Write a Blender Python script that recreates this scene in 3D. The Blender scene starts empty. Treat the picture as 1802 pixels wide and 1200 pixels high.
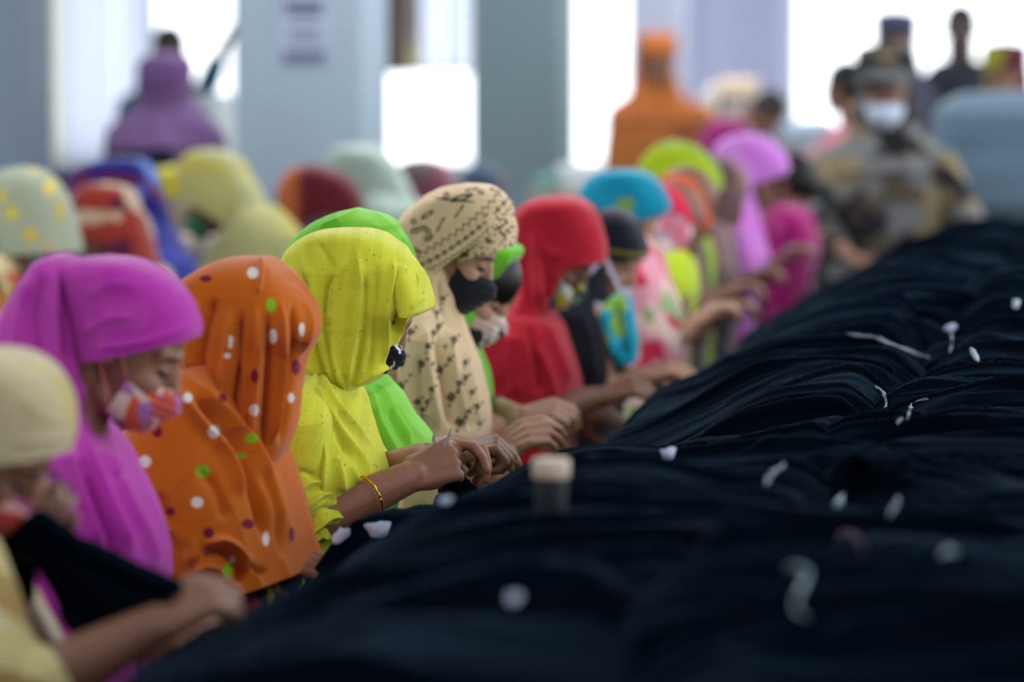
import bpy, math, random
import numpy as np
from mathutils import Vector, Matrix
from mathutils.bvhtree import BVHTree
random.seed(7)
RS = np.random.RandomState(11)
COL = bpy.context.scene.collection
R = math.radians

# ------------------------------------------------------------------ camera frame (image 1802 x 1200)
F = 6500.0
YAW = R(10.4)
PITCH = math.atan(560.0 / F)
CAM = np.array([0.0, 0.0, 1.55])
FW0 = np.array([-math.sin(YAW), math.cos(YAW), 0.0])
RT = np.array([math.cos(YAW), math.sin(YAW), 0.0])
FWD = FW0 * math.cos(PITCH) + np.array([0, 0, -math.sin(PITCH)])
UP = np.cross(RT, FWD)

def ray(px, py):
    return FWD + (px - 901.0) / F * RT - (py - 600.0) / F * UP

def P(px, py, d):
    return CAM + ray(px, py) * d

def proj(V):
    V = np.asarray(V) - CAM
    d = V @ FWD
    return 901 + F * (V @ RT) / d, 600 - F * (V @ UP) / d

# ------------------------------------------------------------------ colour and noise
def lin(c):
    c = np.asarray(c, float) / 255.0
    return np.where(c <= 0.04045, c / 12.92, ((c + 0.055) / 1.055) ** 2.4)

_T = RS.rand(256, 256)
def vn(x, y, seed=0):
    x = np.asarray(x, float) + seed * 17.31 + 500; y = np.asarray(y, float) + seed * 9.77 + 500
    xi = np.floor(x).astype(int); yi = np.floor(y).astype(int)
    fx = x - xi; fy = y - yi
    fx = fx * fx * fx * (fx * (fx * 6 - 15) + 10); fy = fy * fy * fy * (fy * (fy * 6 - 15) + 10)
    a = _T[xi & 255, yi & 255]; b = _T[(xi + 1) & 255, yi & 255]
    c = _T[xi & 255, (yi + 1) & 255]; d = _T[(xi + 1) & 255, (yi + 1) & 255]
    return (a * (1 - fx) + b * fx) * (1 - fy) + (c * (1 - fx) + d * fx) * fy
def fbm(x, y, seed=0, o=3):
    s = 0; a = 1; t = 0
    for i in range(o):
        s = s + a * vn(x * 2 ** i, y * 2 ** i, seed + i * 3); t += a; a *= .5
    return s / t
def sm(a, b, x):
    t = np.clip((x - a) / (b - a), 0, 1)
    return t * t * (3 - 2 * t)

def resample(pts, n):
    """Catmull-Rom through pts, n samples evenly by arc length"""
    p = np.asarray(pts, float)
    if len(p) == 2:
        t = np.linspace(0, 1, n)[:, None]
        return p[0] * (1 - t) + p[1] * t
    q = np.vstack([2 * p[0] - p[1], p, 2 * p[-1] - p[-2]])
    out = []
    for i in range(len(p) - 1):
        a, b, c, d = q[i:i + 4]
        t = np.linspace(0, 1, 24, endpoint=False)[:, None]
        out.append(.5 * (2 * b + (c - a) * t + (2 * a - 5 * b + 4 * c - d) * t ** 2 + (3 * b - a - 3 * c + d) * t ** 3))
    out.append(p[-1:]); o = np.vstack(out)
    L = np.r_[0, np.cumsum(np.linalg.norm(np.diff(o, axis=0), axis=1))]
    s = np.linspace(0, L[-1], n)
    return np.stack([np.interp(s, L, o[:, k]) for k in range(p.shape[1])], 1)

# ------------------------------------------------------------------ materials
MATS = {}
def mat(name, col=None, rough=.85, attr=False, sheen=0.0, bump=0.0, bscale=900, metal=0.0, trans=0.0, emit=None, spec=.3, sss=0.0, mottle=0.0, aniso=1.0):
    if name in MATS: return MATS[name]
    m = bpy.data.materials.new(name); m.use_nodes = True
    nt = m.node_tree; N = nt.nodes; L = nt.links; N.clear()
    out = N.new('ShaderNodeOutputMaterial'); b = N.new('ShaderNodeBsdfPrincipled')
    b.inputs['Roughness'].default_value = rough; b.inputs['Metallic'].default_value = metal
    b.inputs['Specular IOR Level'].default_value = spec
    tc = N.new('ShaderNodeTexCoord')
    csock = None
    if attr:
        a = N.new('ShaderNodeAttribute'); a.attribute_name = 'Col'; csock = a.outputs['Color']
    else:
        rgb = N.new('ShaderNodeRGB'); c = lin(col); rgb.outputs[0].default_value = (*c, 1); csock = rgb.outputs[0]
    if mottle > 0:
        nz = N.new('ShaderNodeTexNoise'); nz.inputs['Scale'].default_value = 14; nz.inputs['Detail'].default_value = 4
        L.new(tc.outputs['Object'], nz.inputs['Vector'])
        mr = N.new('ShaderNodeMapRange'); mr.inputs['To Min'].default_value = 1 - mottle; mr.inputs['To Max'].default_value = 1 + mottle
        L.new(nz.outputs['Fac'], mr.inputs['Value'])
        mx = N.new('ShaderNodeVectorMath'); mx.operation = 'SCALE'
        L.new(csock, mx.inputs[0]); L.new(mr.outputs[0], mx.inputs['Scale']); csock = mx.outputs[0]
    L.new(csock, b.inputs['Base Color'])
    if sheen:
        b.inputs['Sheen Weight'].default_value = sheen; b.inputs['Sheen Roughness'].default_value = .45
    if sss:
        b.inputs['Subsurface Weight'].default_value = sss; b.inputs['Subsurface Radius'].default_value = (.012, .005, .003)
        b.inputs['Subsurface Scale'].default_value = 1.0
    if bump:
        nz = N.new('ShaderNodeTexNoise'); nz.inputs['Scale'].default_value = bscale; nz.inputs['Detail'].default_value = 3
        mp = N.new('ShaderNodeMapping'); mp.inputs['Scale'].default_value = (1, aniso, 1)
        L.new(tc.outputs['Object'], mp.inputs[0]); L.new(mp.outputs[0], nz.inputs['Vector'])
        bp = N.new('ShaderNodeBump'); bp.inputs['Strength'].default_value = bump; bp.inputs['Distance'].default_value = .002
        L.new(nz.outputs['Fac'], bp.inputs['Height']); L.new(bp.outputs[0], b.inputs['Normal'])
    if emit:
        b.inputs['Emission Color'].default_value = (*lin(col), 1); b.inputs['Emission Strength'].default_value = emit
    if trans:
        tr = N.new('ShaderNodeBsdfTranslucent'); L.new(csock, tr.inputs['Color'])
        mix = N.new('ShaderNodeMixShader'); mix.inputs[0].default_value = trans
        L.new(b.outputs[0], mix.inputs[1]); L.new(tr.outputs[0], mix.inputs[2]); L.new(mix.outputs[0], out.inputs[0])
    else:
        L.new(b.outputs[0], out.inputs[0])
    MATS[name] = m
    return m

CLOTH = mat('printed_cotton', attr=True, rough=.9, sheen=.25, bump=.18, bscale=1500, trans=.10, spec=.15)
BGCLOTH = mat('soft_cotton', attr=True, rough=.92, sheen=.2, spec=.15)
SKIN = mat('brown_skin', (150, 104, 82), rough=.52, sss=.05, bump=.25, bscale=260, spec=.4, mottle=.15)
SKIN2 = mat('dark_brown_skin', (124, 84, 66), rough=.5, sss=.05, bump=.3, bscale=260, spec=.4, mottle=.15)
SKIN3 = mat('light_brown_skin', (170, 126, 102), rough=.55, sss=.05, spec=.4, mottle=.12)
HAIR = mat('black_hair', (14, 11, 11), rough=.5)
STEEL = mat('steel', (200, 204, 210), rough=.45, metal=.75)
DARKSTEEL = mat('dark_steel', (60, 62, 66), rough=.35, metal=.9)
GOLD = mat('gold', (225, 175, 60), rough=.25, metal=1)

# ------------------------------------------------------------------ object helpers
def empty(name, loc, label, cat, group=None):
    o = bpy.data.objects.new(name, None); COL.objects.link(o); o.location = [float(v) for v in loc]
    o.empty_display_size = .1
    o['label'] = label; o['category'] = cat
    if group: o['group'] = group
    return o

def obj(name, V, Fc, m, parent=None, label=None, cat=None, group=None, kind=None, col=None, smooth=True, solid=0, origin=None):
    V = np.asarray(V, float)
    if parent is not None:
        off = np.array(parent.location)
        if parent.parent is not None: off = off + np.array(parent.parent.location)
        org = np.zeros(3)
    else:
        org = np.array(origin) if origin is not None else np.array([V[:, 0].mean(), V[:, 1].mean(), V[:, 2].min()])
        off = org
    me = bpy.data.meshes.new(name)
    me.from_pydata((V - off).tolist(), [], [tuple(int(i) for i in f) for f in Fc])
    if col is not None:
        a = me.color_attributes.new('Col', 'FLOAT_COLOR', 'POINT')
        c = np.ones((len(V), 4), 'f'); c[:, :3] = col
        a.data.foreach_set('color', c.ravel())
    me.materials.append(m)
    if smooth: me.polygons.foreach_set('use_smooth', [True] * len(me.polygons))
    me.update()
    o = bpy.data.objects.new(name, me); COL.objects.link(o)
    if parent is not None: o.parent = parent
    else: o.location = org.tolist()
    if label: o['label'] = label
    if cat: o['category'] = cat
    if group: o['group'] = group
    if kind: o['kind'] = kind
    if solid:
        s = o.modifiers.new('thickness', 'SOLIDIFY'); s.thickness = solid; s.offset = -1
    return o

def box(c0, c1):
    x0, y0, z0 = c0; x1, y1, z1 = c1
    V = [(x0, y0, z0), (x1, y0, z0), (x1, y1, z0), (x0, y1, z0), (x0, y0, z1), (x1, y0, z1), (x1, y1, z1), (x0, y1, z1)]
    Fc = [(0, 3, 2, 1), (4, 5, 6, 7), (0, 1, 5, 4), (1, 2, 6, 5), (2, 3, 7, 6), (3, 0, 4, 7)]
    return np.array(V, float), Fc

def join(prims):
    V = []; Fc = []; n = 0
    for v, f in prims:
        V.append(np.asarray(v)); Fc += [tuple(i + n for i in q) for q in f]; n += len(v)
    return np.vstack(V), Fc

def grid_faces(nv, nu, closed):
    idx = np.arange(nv * nu).reshape(nv, nu)
    nxt = np.roll(idx, -1, axis=1)
    a = idx[:-1]; b = nxt[:-1]; c = nxt[1:]; d = idx[1:]
    if not closed: a, b, c, d = a[:, :-1], b[:, :-1], c[:, :-1], d[:, :-1]
    return np.stack([a, b, c, d], -1).reshape(-1, 4).tolist()

def ell(c, r, M=None, n=14):
    th = np.linspace(0, math.pi, n + 1)[1:-1]; ph = np.linspace(0, 2 * math.pi, 2 * n, endpoint=False)
    T, H = np.meshgrid(th, ph, indexing='ij')
    V = np.stack([np.sin(T) * np.cos(H), np.sin(T) * np.sin(H), np.cos(T)], -1).reshape(-1, 3)
    V = np.vstack([V, [0, 0, 1], [0, 0, -1]]) * np.asarray(r, float)
    if M is not None: V = V @ np.asarray(M).T
    V = V + np.asarray(c)
    m = 2 * n; k = n - 1; Fc = []
    for i in range(k - 1):
        for j in range(m): Fc.append((i * m + j, (i + 1) * m + j, (i + 1) * m + (j + 1) % m, i * m + (j + 1) % m))
    for j in range(m):
        Fc.append((k * m, j, (j + 1) % m)); Fc.append((k * m + 1, (k - 1) * m + (j + 1) % m, (k - 1) * m + j))
    return V, Fc

def rcone(p1, p2, r1, r2, n=14):
    p1 = np.asarray(p1, float); p2 = np.asarray(p2, float)
    ax = p2 - p1; L = np.linalg.norm(ax)
    if L < 1e-6: return ell(p1, (r1,) * 3)
    ax /= L
    h = np.array([0, 0, 1.0]) if abs(ax[2]) < .9 else np.array([1.0, 0, 0])
    u = np.cross(h, ax); u /= np.linalg.norm(u); w = np.cross(ax, u)
    prof = [(-r1 * math.cos(a), r1 * math.sin(a)) for a in np.linspace(0.12, math.pi / 2, 5)]
    prof += [(L * t, r1 + (r2 - r1) * t) for t in (.33, .66)]
    prof += [(L + r2 * math.sin(a), r2 * math.cos(a)) for a in np.linspace(0, math.pi / 2 - .12, 5)]
    ph = np.linspace(0, 2 * math.pi, n, endpoint=False)
    V = []
    for h_, r_ in prof: V.append(p1 + ax * h_ + r_ * (np.cos(ph)[:, None] * u + np.sin(ph)[:, None] * w))
    V = np.vstack(V + [[p1 - ax * r1], [p2 + ax * r2]])
    k = len(prof); Fc = []
    for i in range(k - 1):
        for j in range(n): Fc.append((i * n + j, i * n + (j + 1) % n, (i + 1) * n + (j + 1) % n, (i + 1) * n + j))
    for j in range(n):
        Fc.append((k * n, (j + 1) % n, j)); Fc.append((k * n + 1, (k - 1) * n + j, (k - 1) * n + (j + 1) % n))
    return V, Fc

def chain(pts, rad, n=14):
    out = []
    for i in range(len(pts) - 1): out.append(rcone(pts[i], pts[i + 1], rad[i], rad[i + 1], n))
    return out

def tube(pts, r, n=8, nseg=None, closed=False):
    """smooth tube along a curve; r scalar or list"""
    p = resample(pts, nseg or max(8, len(pts) * 6)) if not closed else np.asarray(pts, float)
    k = len(p); rr = np.interp(np.linspace(0, 1, k), np.linspace(0, 1, len(np.atleast_1d(r))), np.atleast_1d(r)) if np.ndim(r) else np.full(k, r)
    tg = np.gradient(p, axis=0); tg /= np.linalg.norm(tg, axis=1)[:, None] + 1e-9
    h = np.array([0.1, .2, 1.0]); u = np.cross(tg, h); u /= np.linalg.norm(u, axis=1)[:, None] + 1e-9; w = np.cross(tg, u)
    ph = np.linspace(0, 2 * math.pi, n, endpoint=False)
    V = p[:, None] + rr[:, None, None] * (np.cos(ph)[None, :, None] * u[:, None] + np.sin(ph)[None, :, None] * w[:, None])
    V = V.reshape(-1, 3); Fc = grid_faces(k, n, True)
    Fc.append(list(range(n))[::-1]); Fc.append(list(range((k - 1) * n, k * n)))
    return V, Fc

def remesh(prims, voxel, smooth=4):
    V, Fc = join(prims)
    me = bpy.data.meshes.new('tmp'); me.from_pydata(V.tolist(), [], Fc); me.update()
    o = bpy.data.objects.new('tmp', me); COL.objects.link(o)
    m = o.modifiers.new('r', 'REMESH'); m.mode = 'VOXEL'; m.voxel_size = voxel
    s = o.modifiers.new('s', 'SMOOTH'); s.factor = .5; s.iterations = smooth
    dg = bpy.context.evaluated_depsgraph_get(); e = o.evaluated_get(dg)
    m2 = bpy.data.meshes.new_from_object(e)
    v = np.empty(len(m2.vertices) * 3); m2.vertices.foreach_get('co', v)
    f = [tuple(p.vertices) for p in m2.polygons]
    bpy.data.objects.remove(o); bpy.data.meshes.remove(me); bpy.data.meshes.remove(m2)
    return v.reshape(-1, 3), f

# ------------------------------------------------------------------ anatomy
def head_prims(M, c, s=1.0, nose=True):
    e = lambda p, r, n=14: ell(c + M @ (np.array(p) * s), np.array(r) * s, M, n)
    cc = lambda p, q, a, b: rcone(c + M @ (np.array(p) * s), c + M @ (np.array(q) * s), a * s, b * s)
    pr = [e((-.012, 0, .03), (.094, .074, .088)), e((.028, 0, -.012), (.062, .063, .082)),
          e((.04, 0, -.06), (.045, .048, .045)), e((.068, 0, -.098), (.022, .024, .018)),
          e((.03, .03, -.075), (.045, .022, .03)), e((.03, -.03, -.075), (.045, .022, .03))]
    if nose:
        pr += [cc((.086, 0, .006), (.106, 0, -.034), .0075, .0105), e((.102, .0095, -.038), (.009, .007, .0075)),
               e((.102, -.0095, -.038), (.009, .007, .0075)), e((.091, 0, -.060), (.009, .021, .0055)), e((.089, 0, -.070), (.009, .018, .0065))]
        for q in (1, -1):
            pr += [cc((.073, q * .008, .021), (.060, q * .044, .020), .0135, .012), e((.054, q * .036, -.030), (.034, .026, .026)),
                   e((.0690, q * .031, .000), (.0145, .0155, .0120)),
                   e((-.004, q * .074, -.012), (.018, .007, .03)), e((-.008, q * .079, -.002), (.016, .004, .020))]
    return pr

def hand_prims(wrist, direction, zup, side=1, curl=(35, 45, 30), sc=1.0, thumb=(.75, .5, -.45), spread=.5, fat=1.0):
    x = np.asarray(direction, float); x /= np.linalg.norm(x)
    z = np.asarray(zup, float); z = z - x * (z @ x); z /= np.linalg.norm(z)
    y = np.cross(z, x) * side
    M = np.stack([x, y, z], 1)
    W = lambda p: np.asarray(wrist) + M @ (np.array(p, float) * sc)
    pr = [ell(W((.045, 0, -.004)), np.array((.048, .036, .0135)) * sc, M), ell(W((.03, .022, -.012)), np.array((.03, .016, .014)) * sc, M),
          rcone(W((-.02, 0, 0)), W((.015, 0, 0)), .024 * sc, .023 * sc)]
    lens = (1, 1.1, 1.03, .82)
    for i in range(4):
        yb = .029 - .0195 * i
        k = np.array([.086 - .004 * abs(i - 1.1), yb, .002])
        pr.append(rcone(W((.012, yb * .55, 0)), W(k), .0125 * sc, .0100 * fat * sc))
        a = 0; p = k; r = .0092 * fat
        cu = curl[i] if isinstance(curl[0], (tuple, list)) else curl
        for j, Lg in enumerate((.042, .026, .021)):
            a += R(cu[j] + (i - 1.5) * 3)
            q = p + Lg * lens[i] * np.array([math.cos(a), (yb * spread) * math.cos(a), -math.sin(a)])
            pr.append(rcone(W(p), W(q), r * sc, (r - .0009) * sc)); p = q; r -= .0009
    t = np.array(thumb, float); t /= np.linalg.norm(t)
    p = np.array([.018, .026, -.008]); r = .0125 * fat
    for j, Lg in enumerate((.038, .030, .026)):
        q = p + t * Lg; pr.append(rcone(W(p), W(q), r * sc, (r - .0012) * sc)); p = q; r -= .0013
        t = t + np.array([.25, -.35, -.05]); t /= np.linalg.norm(t)
    return pr

# ------------------------------------------------------------------ person frame
class Pn:
    def __init__(s, name, d, ax, ay, yaw, label, cat='person', group=None, left=False, hs=.9):
        s.hs = hs
        s.d = d; A = P(ax, ay, d); s.A = A
        a = R(yaw) + (math.pi if left else 0)
        s.f = np.array([math.cos(a), math.sin(a), 0.0]); s.z = np.array([0, 0, 1.0])
        n = np.array([s.f[1], -s.f[0], 0.0])
        s.n = n if ((n @ RT) if abs(s.f @ RT) < .5 else (n @ (CAM - A))) > 0 else -n
        s.root = empty(name, (A[0], A[1], 0), label, cat, group)
        s.sc = F / d
    def S(s, px, py, t=0.0):
        r = ray(px, py); o = s.A + s.n * t
        k = ((o - CAM) @ s.n) / (r @ s.n)
        return CAM + r * k
    def L(s, u, w, t=0.0):
        return s.A + s.f * u + s.z * w + s.n * t
    def curve(s, pts, n, t=0.0):
        return resample([s.S(x, y, t) for x, y in pts], n)
    def head(s, hx, hy, pitch, yaw=0, t=0.0, roll=0):
        c = s.S(hx, hy, t); p = R(pitch); a = R(yaw)
        f = s.f * math.cos(a) + s.n * math.sin(a)
        fx = f * math.cos(p) - s.z * math.sin(p); uz = f * math.sin(p) + s.z * math.cos(p)
        fy = np.cross(uz, fx)
        if roll:
            b = R(roll); fy, uz = fy * math.cos(b) + uz * math.sin(b), uz * math.cos(b) - fy * math.sin(b)
        c = c + s.f * (-.007) - s.z * .011
        return np.stack([fx, fy, uz], 1) * s.hs, c

def loft(p, back, front, W, T=0.0, v0=.15, nu=160, nv=160, n=2.5, creases=(), folds=(), t3=False, seed=0, noise=0.0, wr=.004):
    """closed-section drape between a back and a front outline. W: half widths [(v,w)..]; folds (k, amp, v1, v2)"""
    v = np.linspace(0, 1, nv)
    if t3: B, Fr = resample(back, nv), resample(front, nv)
    else:
        tm = float(np.mean([b for _, b in T])) if np.ndim(T) else float(T)
        B, Fr = p.curve(back, nv, tm) - p.n * tm, p.curve(front, nv, tm) - p.n * tm
    Wv = np.interp(v, [a for a, _ in W], [b for _, b in W])
    if v0 > 0: Wv = Wv * np.where(v < v0, np.sin(np.clip(v / v0, 0, 1) * math.pi / 2) ** .85, 1)
    Tv = np.interp(v, [a for a, _ in T], [b for _, b in T]) if np.ndim(T) else np.full(nv, T)
    th = np.linspace(0, 2 * math.pi, nu, endpoint=False)
    ce = np.sign(np.cos(th)) * np.abs(np.cos(th)) ** (2 / n); se = np.sign(np.sin(th)) * np.abs(np.sin(th)) ** (2 / n)
    C = (B + Fr) / 2; H = (Fr - B) / 2
    V = C[:, None] + H[:, None] * ce[None, :, None] + p.n * (Wv[:, None] * se[None] + Tv[:, None])[..., None]
    # generic folds running down the cloth
    for (k, amp, v1, v2) in folds:
        w = amp * sm(v1, v2, v)[:, None]
        ph = th[None] * k + 2.2 * vn(v * 4 + seed, v * 0 + k, seed)[:, None] + 3 * vn(np.cos(th) * 1.5 + seed, np.sin(th) * 1.5, seed + 5)[None]
        rdg = (1 - np.abs(np.sin(ph / 2))) ** 1.5
        N = gnorm(V); V = V + N * (w * (rdg - .4))[..., None]
    if wr:
        N = gnorm(V); xx = V @ p.f; zz = V[..., 2]; yy = V @ p.n
        wxp = .25 * fbm(xx * 6 + seed, zz * 6 + yy * 4, seed + 31)
        r1 = 1 - np.abs(2 * vn(xx * 20 + wxp * 16 + yy * 9, zz * 6 + wxp * 9 + yy * 5, seed + 33) - 1)
        r2 = 1 - np.abs(2 * vn(xx * 40 + wxp * 26 + yy * 18, zz * 14 + wxp * 18 + yy * 9, seed + 35) - 1)
        msk = fbm(xx * 7, zz * 7 + yy * 6, seed + 37, 2)
        V = V + N * (wr * (.75 * r1 ** 2 * sm(.3, .7, msk) + .35 * r2 ** 2 * sm(.4, .8, msk) - .3) * sm(0, .08, v)[:, None])[..., None]
    if noise:
        N = gnorm(V); xx = V @ p.f; zz = V[..., 2]; yy = V @ p.n
        V = V + N * (noise * (fbm(xx * 9 + yy * 4, zz * 5 + yy * 3, seed + 2) - .5) * sm(0, .1, v)[:, None])[..., None]
    if creases:
        N = gnorm(V); px, py = proj(V.reshape(-1, 3))
        near = sm(-.15, .35, (np.repeat(se[None], nv, 0)).ravel())
        D = np.zeros(len(px))
        for cr in creases:
            pts, wd, amp = cr[:3]
            q = resample(pts, 40); best = np.full(len(px), 1e9); at = np.zeros(len(px))
            for i in range(len(q) - 1):
                a, b = q[i], q[i + 1]; ab = b - a; L2 = ab @ ab + 1e-9
                tt = np.clip(((px - a[0]) * ab[0] + (py - a[1]) * ab[1]) / L2, 0, 1)
                dd = np.hypot(px - a[0] - tt * ab[0], py - a[1] - tt * ab[1])
                m = dd < best; best[m] = dd[m]; at[m] = (i + tt[m]) / 39
            fade = sm(0, .18, at) * sm(0, .18, 1 - at) if len(cr) < 4 else 1
            D += amp * .0014 * np.exp(-np.abs(best / wd) ** 1.6) * fade
        V = V + N * (D * near).reshape(nv, nu)[..., None]
    return V

def gnorm(V):
    du = np.roll(V, -1, 1) - np.roll(V, 1, 1); dv = np.gradient(V, axis=0)
    N = np.cross(dv, du); N /= np.linalg.norm(N, axis=-1, keepdims=True) + 1e-12
    C = V.mean(1, keepdims=True)
    sgn = np.sign(((V - C) * N).sum(-1).mean())
    return N * sgn

def cloth_obj(p, name, Vs, colf, m=None, label=None, thick=.003, parent=None):
    """several loft grids as one mesh; colf(px,py,V)->rgb linear array"""
    pr = [(V.reshape(-1, 3), grid_faces(V.shape[0], V.shape[1], True)) for V in Vs]
    V, Fc = join(pr)
    px, py = proj(V)
    c = colf(px, py, V) if callable(colf) else np.tile(lin(colf), (len(V), 1))
    return obj(name, V, Fc, m or CLOTH, parent or p.root, col=c, label=label, solid=thick)

def dots(px, py, lst, base):
    c = np.array(base)
    for (x, y, rx, ry, col) in lst:
        k = 1 - sm(.85, 1.1, np.hypot((px - x) / rx, (py - y) / ry))
        c = c * (1 - k[:, None]) + lin(col) * k[:, None]
    return c

def mix(c, col, k):
    return c * (1 - k[:, None]) + lin(col) * k[:, None]

def floral(px, py, V, base, cols, sc=14.0, thr=.62, seed=1):
    c = np.tile(lin(base), (len(px), 1)); x = V[:, 0] * sc; y = V[:, 2] * sc + V[:, 1] * sc * .8; x = x + V[:, 1] * sc * .5
    for i, q in enumerate(cols):
        k = sm(thr - .03, thr + .03, fbm(x + i * 31, y - i * 7, seed + i, 2)); c = mix(c, q, k)
    return c

def body(p, prims, skin, voxel=.004, smooth=4, label=None):
    V, Fc = remesh(prims, voxel, smooth)
    return obj('body', V, Fc, skin, p.root, label=label)

def face_bits(p, M, c, eye=True, side=None):
    bo = [o for o in p.root.children if o.name.startswith('body')][0]
    off = np.array(p.root.location)
    T = BVHTree.FromPolygons([Vector(v.co) for v in bo.data.vertices], [tuple(q.vertices) for q in bo.data.polygons])
    def g(q):
        a = c + M @ np.array((.22, q[1], q[2])) - off; dr_ = -M[:, 0] / np.linalg.norm(M[:, 0])
        h = T.ray_cast(Vector(a), Vector(dr_))
        return (np.array(h[0]) + off - dr_ * .0006) if h[0] is not None else c + M @ np.array(q)
    for q in (1, -1):
        obj('eyebrow', *tube([g((0, q * .012, .0200)), g((0, q * .020, .0215)), g((0, q * .030, .0215)), g((0, q * .040, .0195)), g((0, q * .048, .015))], [.0014, .003, .003, .001], 6, 14), HAIR, p.root)
        obj('eyelashes', *tube([g((0, q * .017, -.004)), g((0, q * .025, -.0052)), g((0, q * .032, -.0055)), g((0, q * .039, -.0045)), g((0, q * .046, -.003))], [.0014, .0034, .0034, .0014], 6, 14), HAIR, p.root)
    return
def _unused(p, M, c):
    """eyebrow and eyelash strands, following the face"""
    g = lambda q: c + M @ np.array(q)
    for q in (1, -1):
        b = tube([g((.0945, q * .012, .0185)), g((.0935, q * .026, .0245)), g((.079, q * .046, .0195))], [.0012, .0026, .001], 6, 14)
        obj('eyebrow', *b, HAIR, p.root)
        e = tube([g((.0858, q * .017, -.0015)), g((.0868, q * .030, -.0048)), g((.0765, q * .0445, -.002))], [.001, .0022, .001], 6, 14)
        obj('eyelashes', *e, HAIR, p.root)

def mask_obj(p, M, c, colf, loops=True, lc=(225, 225, 225), name='face_mask', lo=-.112, hi=-.016, big=1.0, label=None):
    nu, nv = 150, 110
    ph = np.linspace(-R(82), R(82), nu); vv = np.linspace(0, 1, nv)
    H, Vv = np.meshgrid(ph, vv)
    z = lo + (hi - lo) * Vv; z = z + .012 * (1 - np.cos(H)) * (1 - 2 * Vv)
    bul = np.sin(Vv * math.pi) ** .7
    ry = .058 + .010 * bul; rx = (.064 + .020 * bul + .018 * np.exp(-((Vv - .78) / .28) ** 2) * np.exp(-(H / .5) ** 2)) * big
    x = .030 + rx * np.cos(H); y = ry * np.sin(H) * big
    x += .0016 * np.sin(Vv * 38) * np.cos(H) ** 2
    q = np.stack([x, y, z], -1).reshape(-1, 3) @ M.T + c
    px, py = proj(q)
    col = colf(px, py, q) if callable(colf) else np.tile(lin(colf), (len(q), 1))
    mo = obj(name, q, grid_faces(nv, nu, False), CLOTH, p.root, col=col, solid=.002, label=label)
    if loops:
        for s in (1, -1):
            for zz, z2 in ((lo + .02, -.03), (hi - .012, .012)):
                t = tube([c + M @ np.array((.04, s * .067, zz)), c + M @ np.array((.018, s * .073, (zz + z2) / 2)), c + M @ np.array((-.008, s * .082, z2))], .0015, 6, 10)
                obj('ear_loop', *t, mat('loop_%d_%d_%d' % lc, lc), mo if False else p.root)
    return mo

def legs(p, hip, color, nm='trousers'):
    """seated thighs and shins reaching the floor under the table"""
    h = np.array(hip); pr = []
    for t in (.1, -.1):
        a = h + p.n * t; k = a + p.f * .40; k[2] = .50; an = k + p.f * -.04; an[2] = .09; to = an + p.f * .17; to[2] = .045
        a[2] = .54
        pr += chain([a, k, an, to], [.085, .06, .042, .035])
    pr.append(rcone(h + p.n * .1 + [0, 0, .54 - h[2]], h - p.n * .1 + [0, 0, .54 - h[2]], .1, .1))
    V, Fc = remesh(pr, .014, 2)
    obj(nm, V, Fc, BGCLOTH, p.root, col=np.tile(lin(color), (len(V), 1)))
# ================================================================== CAMERA
cd = bpy.data.cameras.new('camera'); cam = bpy.data.objects.new('camera', cd); COL.objects.link(cam)
cd.sensor_width = 36; cd.lens = 36 * F / 1802
cam.location = CAM.tolist(); cam.rotation_euler = (math.pi / 2 - PITCH, 0, YAW)
cd.dof.use_dof = True; cd.dof.focus_distance = 6.05; cd.dof.aperture_fstop = 2.3; cd.clip_end = 200
bpy.context.scene.camera = cam

# ================================================================== ROOM
def struct(name, V, Fc, m, col=None, parent=None):
    return obj(name, V, Fc, m, parent, kind=None if parent else 'structure', smooth=False, col=col)
WALL = mat('painted_plaster', (205, 210, 218), rough=.8, mottle=.04)
PIL = mat('blue_grey_paint', (150, 166, 178), rough=.6, mottle=.05)
PIL2 = mat('green_grey_paint', (104, 122, 127), rough=.6, mottle=.05)
PIL3 = mat('lilac_grey_paint', (170, 172, 190), rough=.7, mottle=.03)
FLOOR = mat('grey_concrete', (140, 140, 140), rough=.5, mottle=.15)
CURT = mat('sheer_curtain', (236, 238, 244), rough=.9, trans=.8)
CURT2 = mat('cream_curtain', (238, 238, 222), rough=.9, trans=.8)
XL, XR, YF, YB, ZC = -9.6, 4.2, 29.0, -2.0, 3.3
struct('floor', *box((XL, YB, -.1), (XR, YF, 0)), FLOOR)
struct('ceiling', *box((XL, YB, ZC), (XR, YF, ZC + .15)), WALL)

def wx(px):                      # room x where the line of sight through px meets the far wall
    r = ray(px, 40); return CAM[0] + r[0] * (YF - CAM[1]) / r[1]
# far wall with window openings (piers between)
open_px = [(28, 255), (262, 410), (655, 840), (985, 1120), (1190, 1205), (1206, 1388), (1392, 1900)]
xs = [(wx(a), wx(b)) for a, b in open_px]
pr = [box((XL, YF, 0), (XR, YF + .2, .38)), box((XL, YF, 2.7), (XR, YF + .2, ZC))]
e = XL
for a, b in xs:
    if a > e + .01: pr.append(box((e, YF, .38), (a, YF + .2, 2.7)))
    e = b
pr.append(box((e, YF, .38), (XR, YF + .2, 2.7)))
struct('wall_back', *join(pr), WALL)
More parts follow.
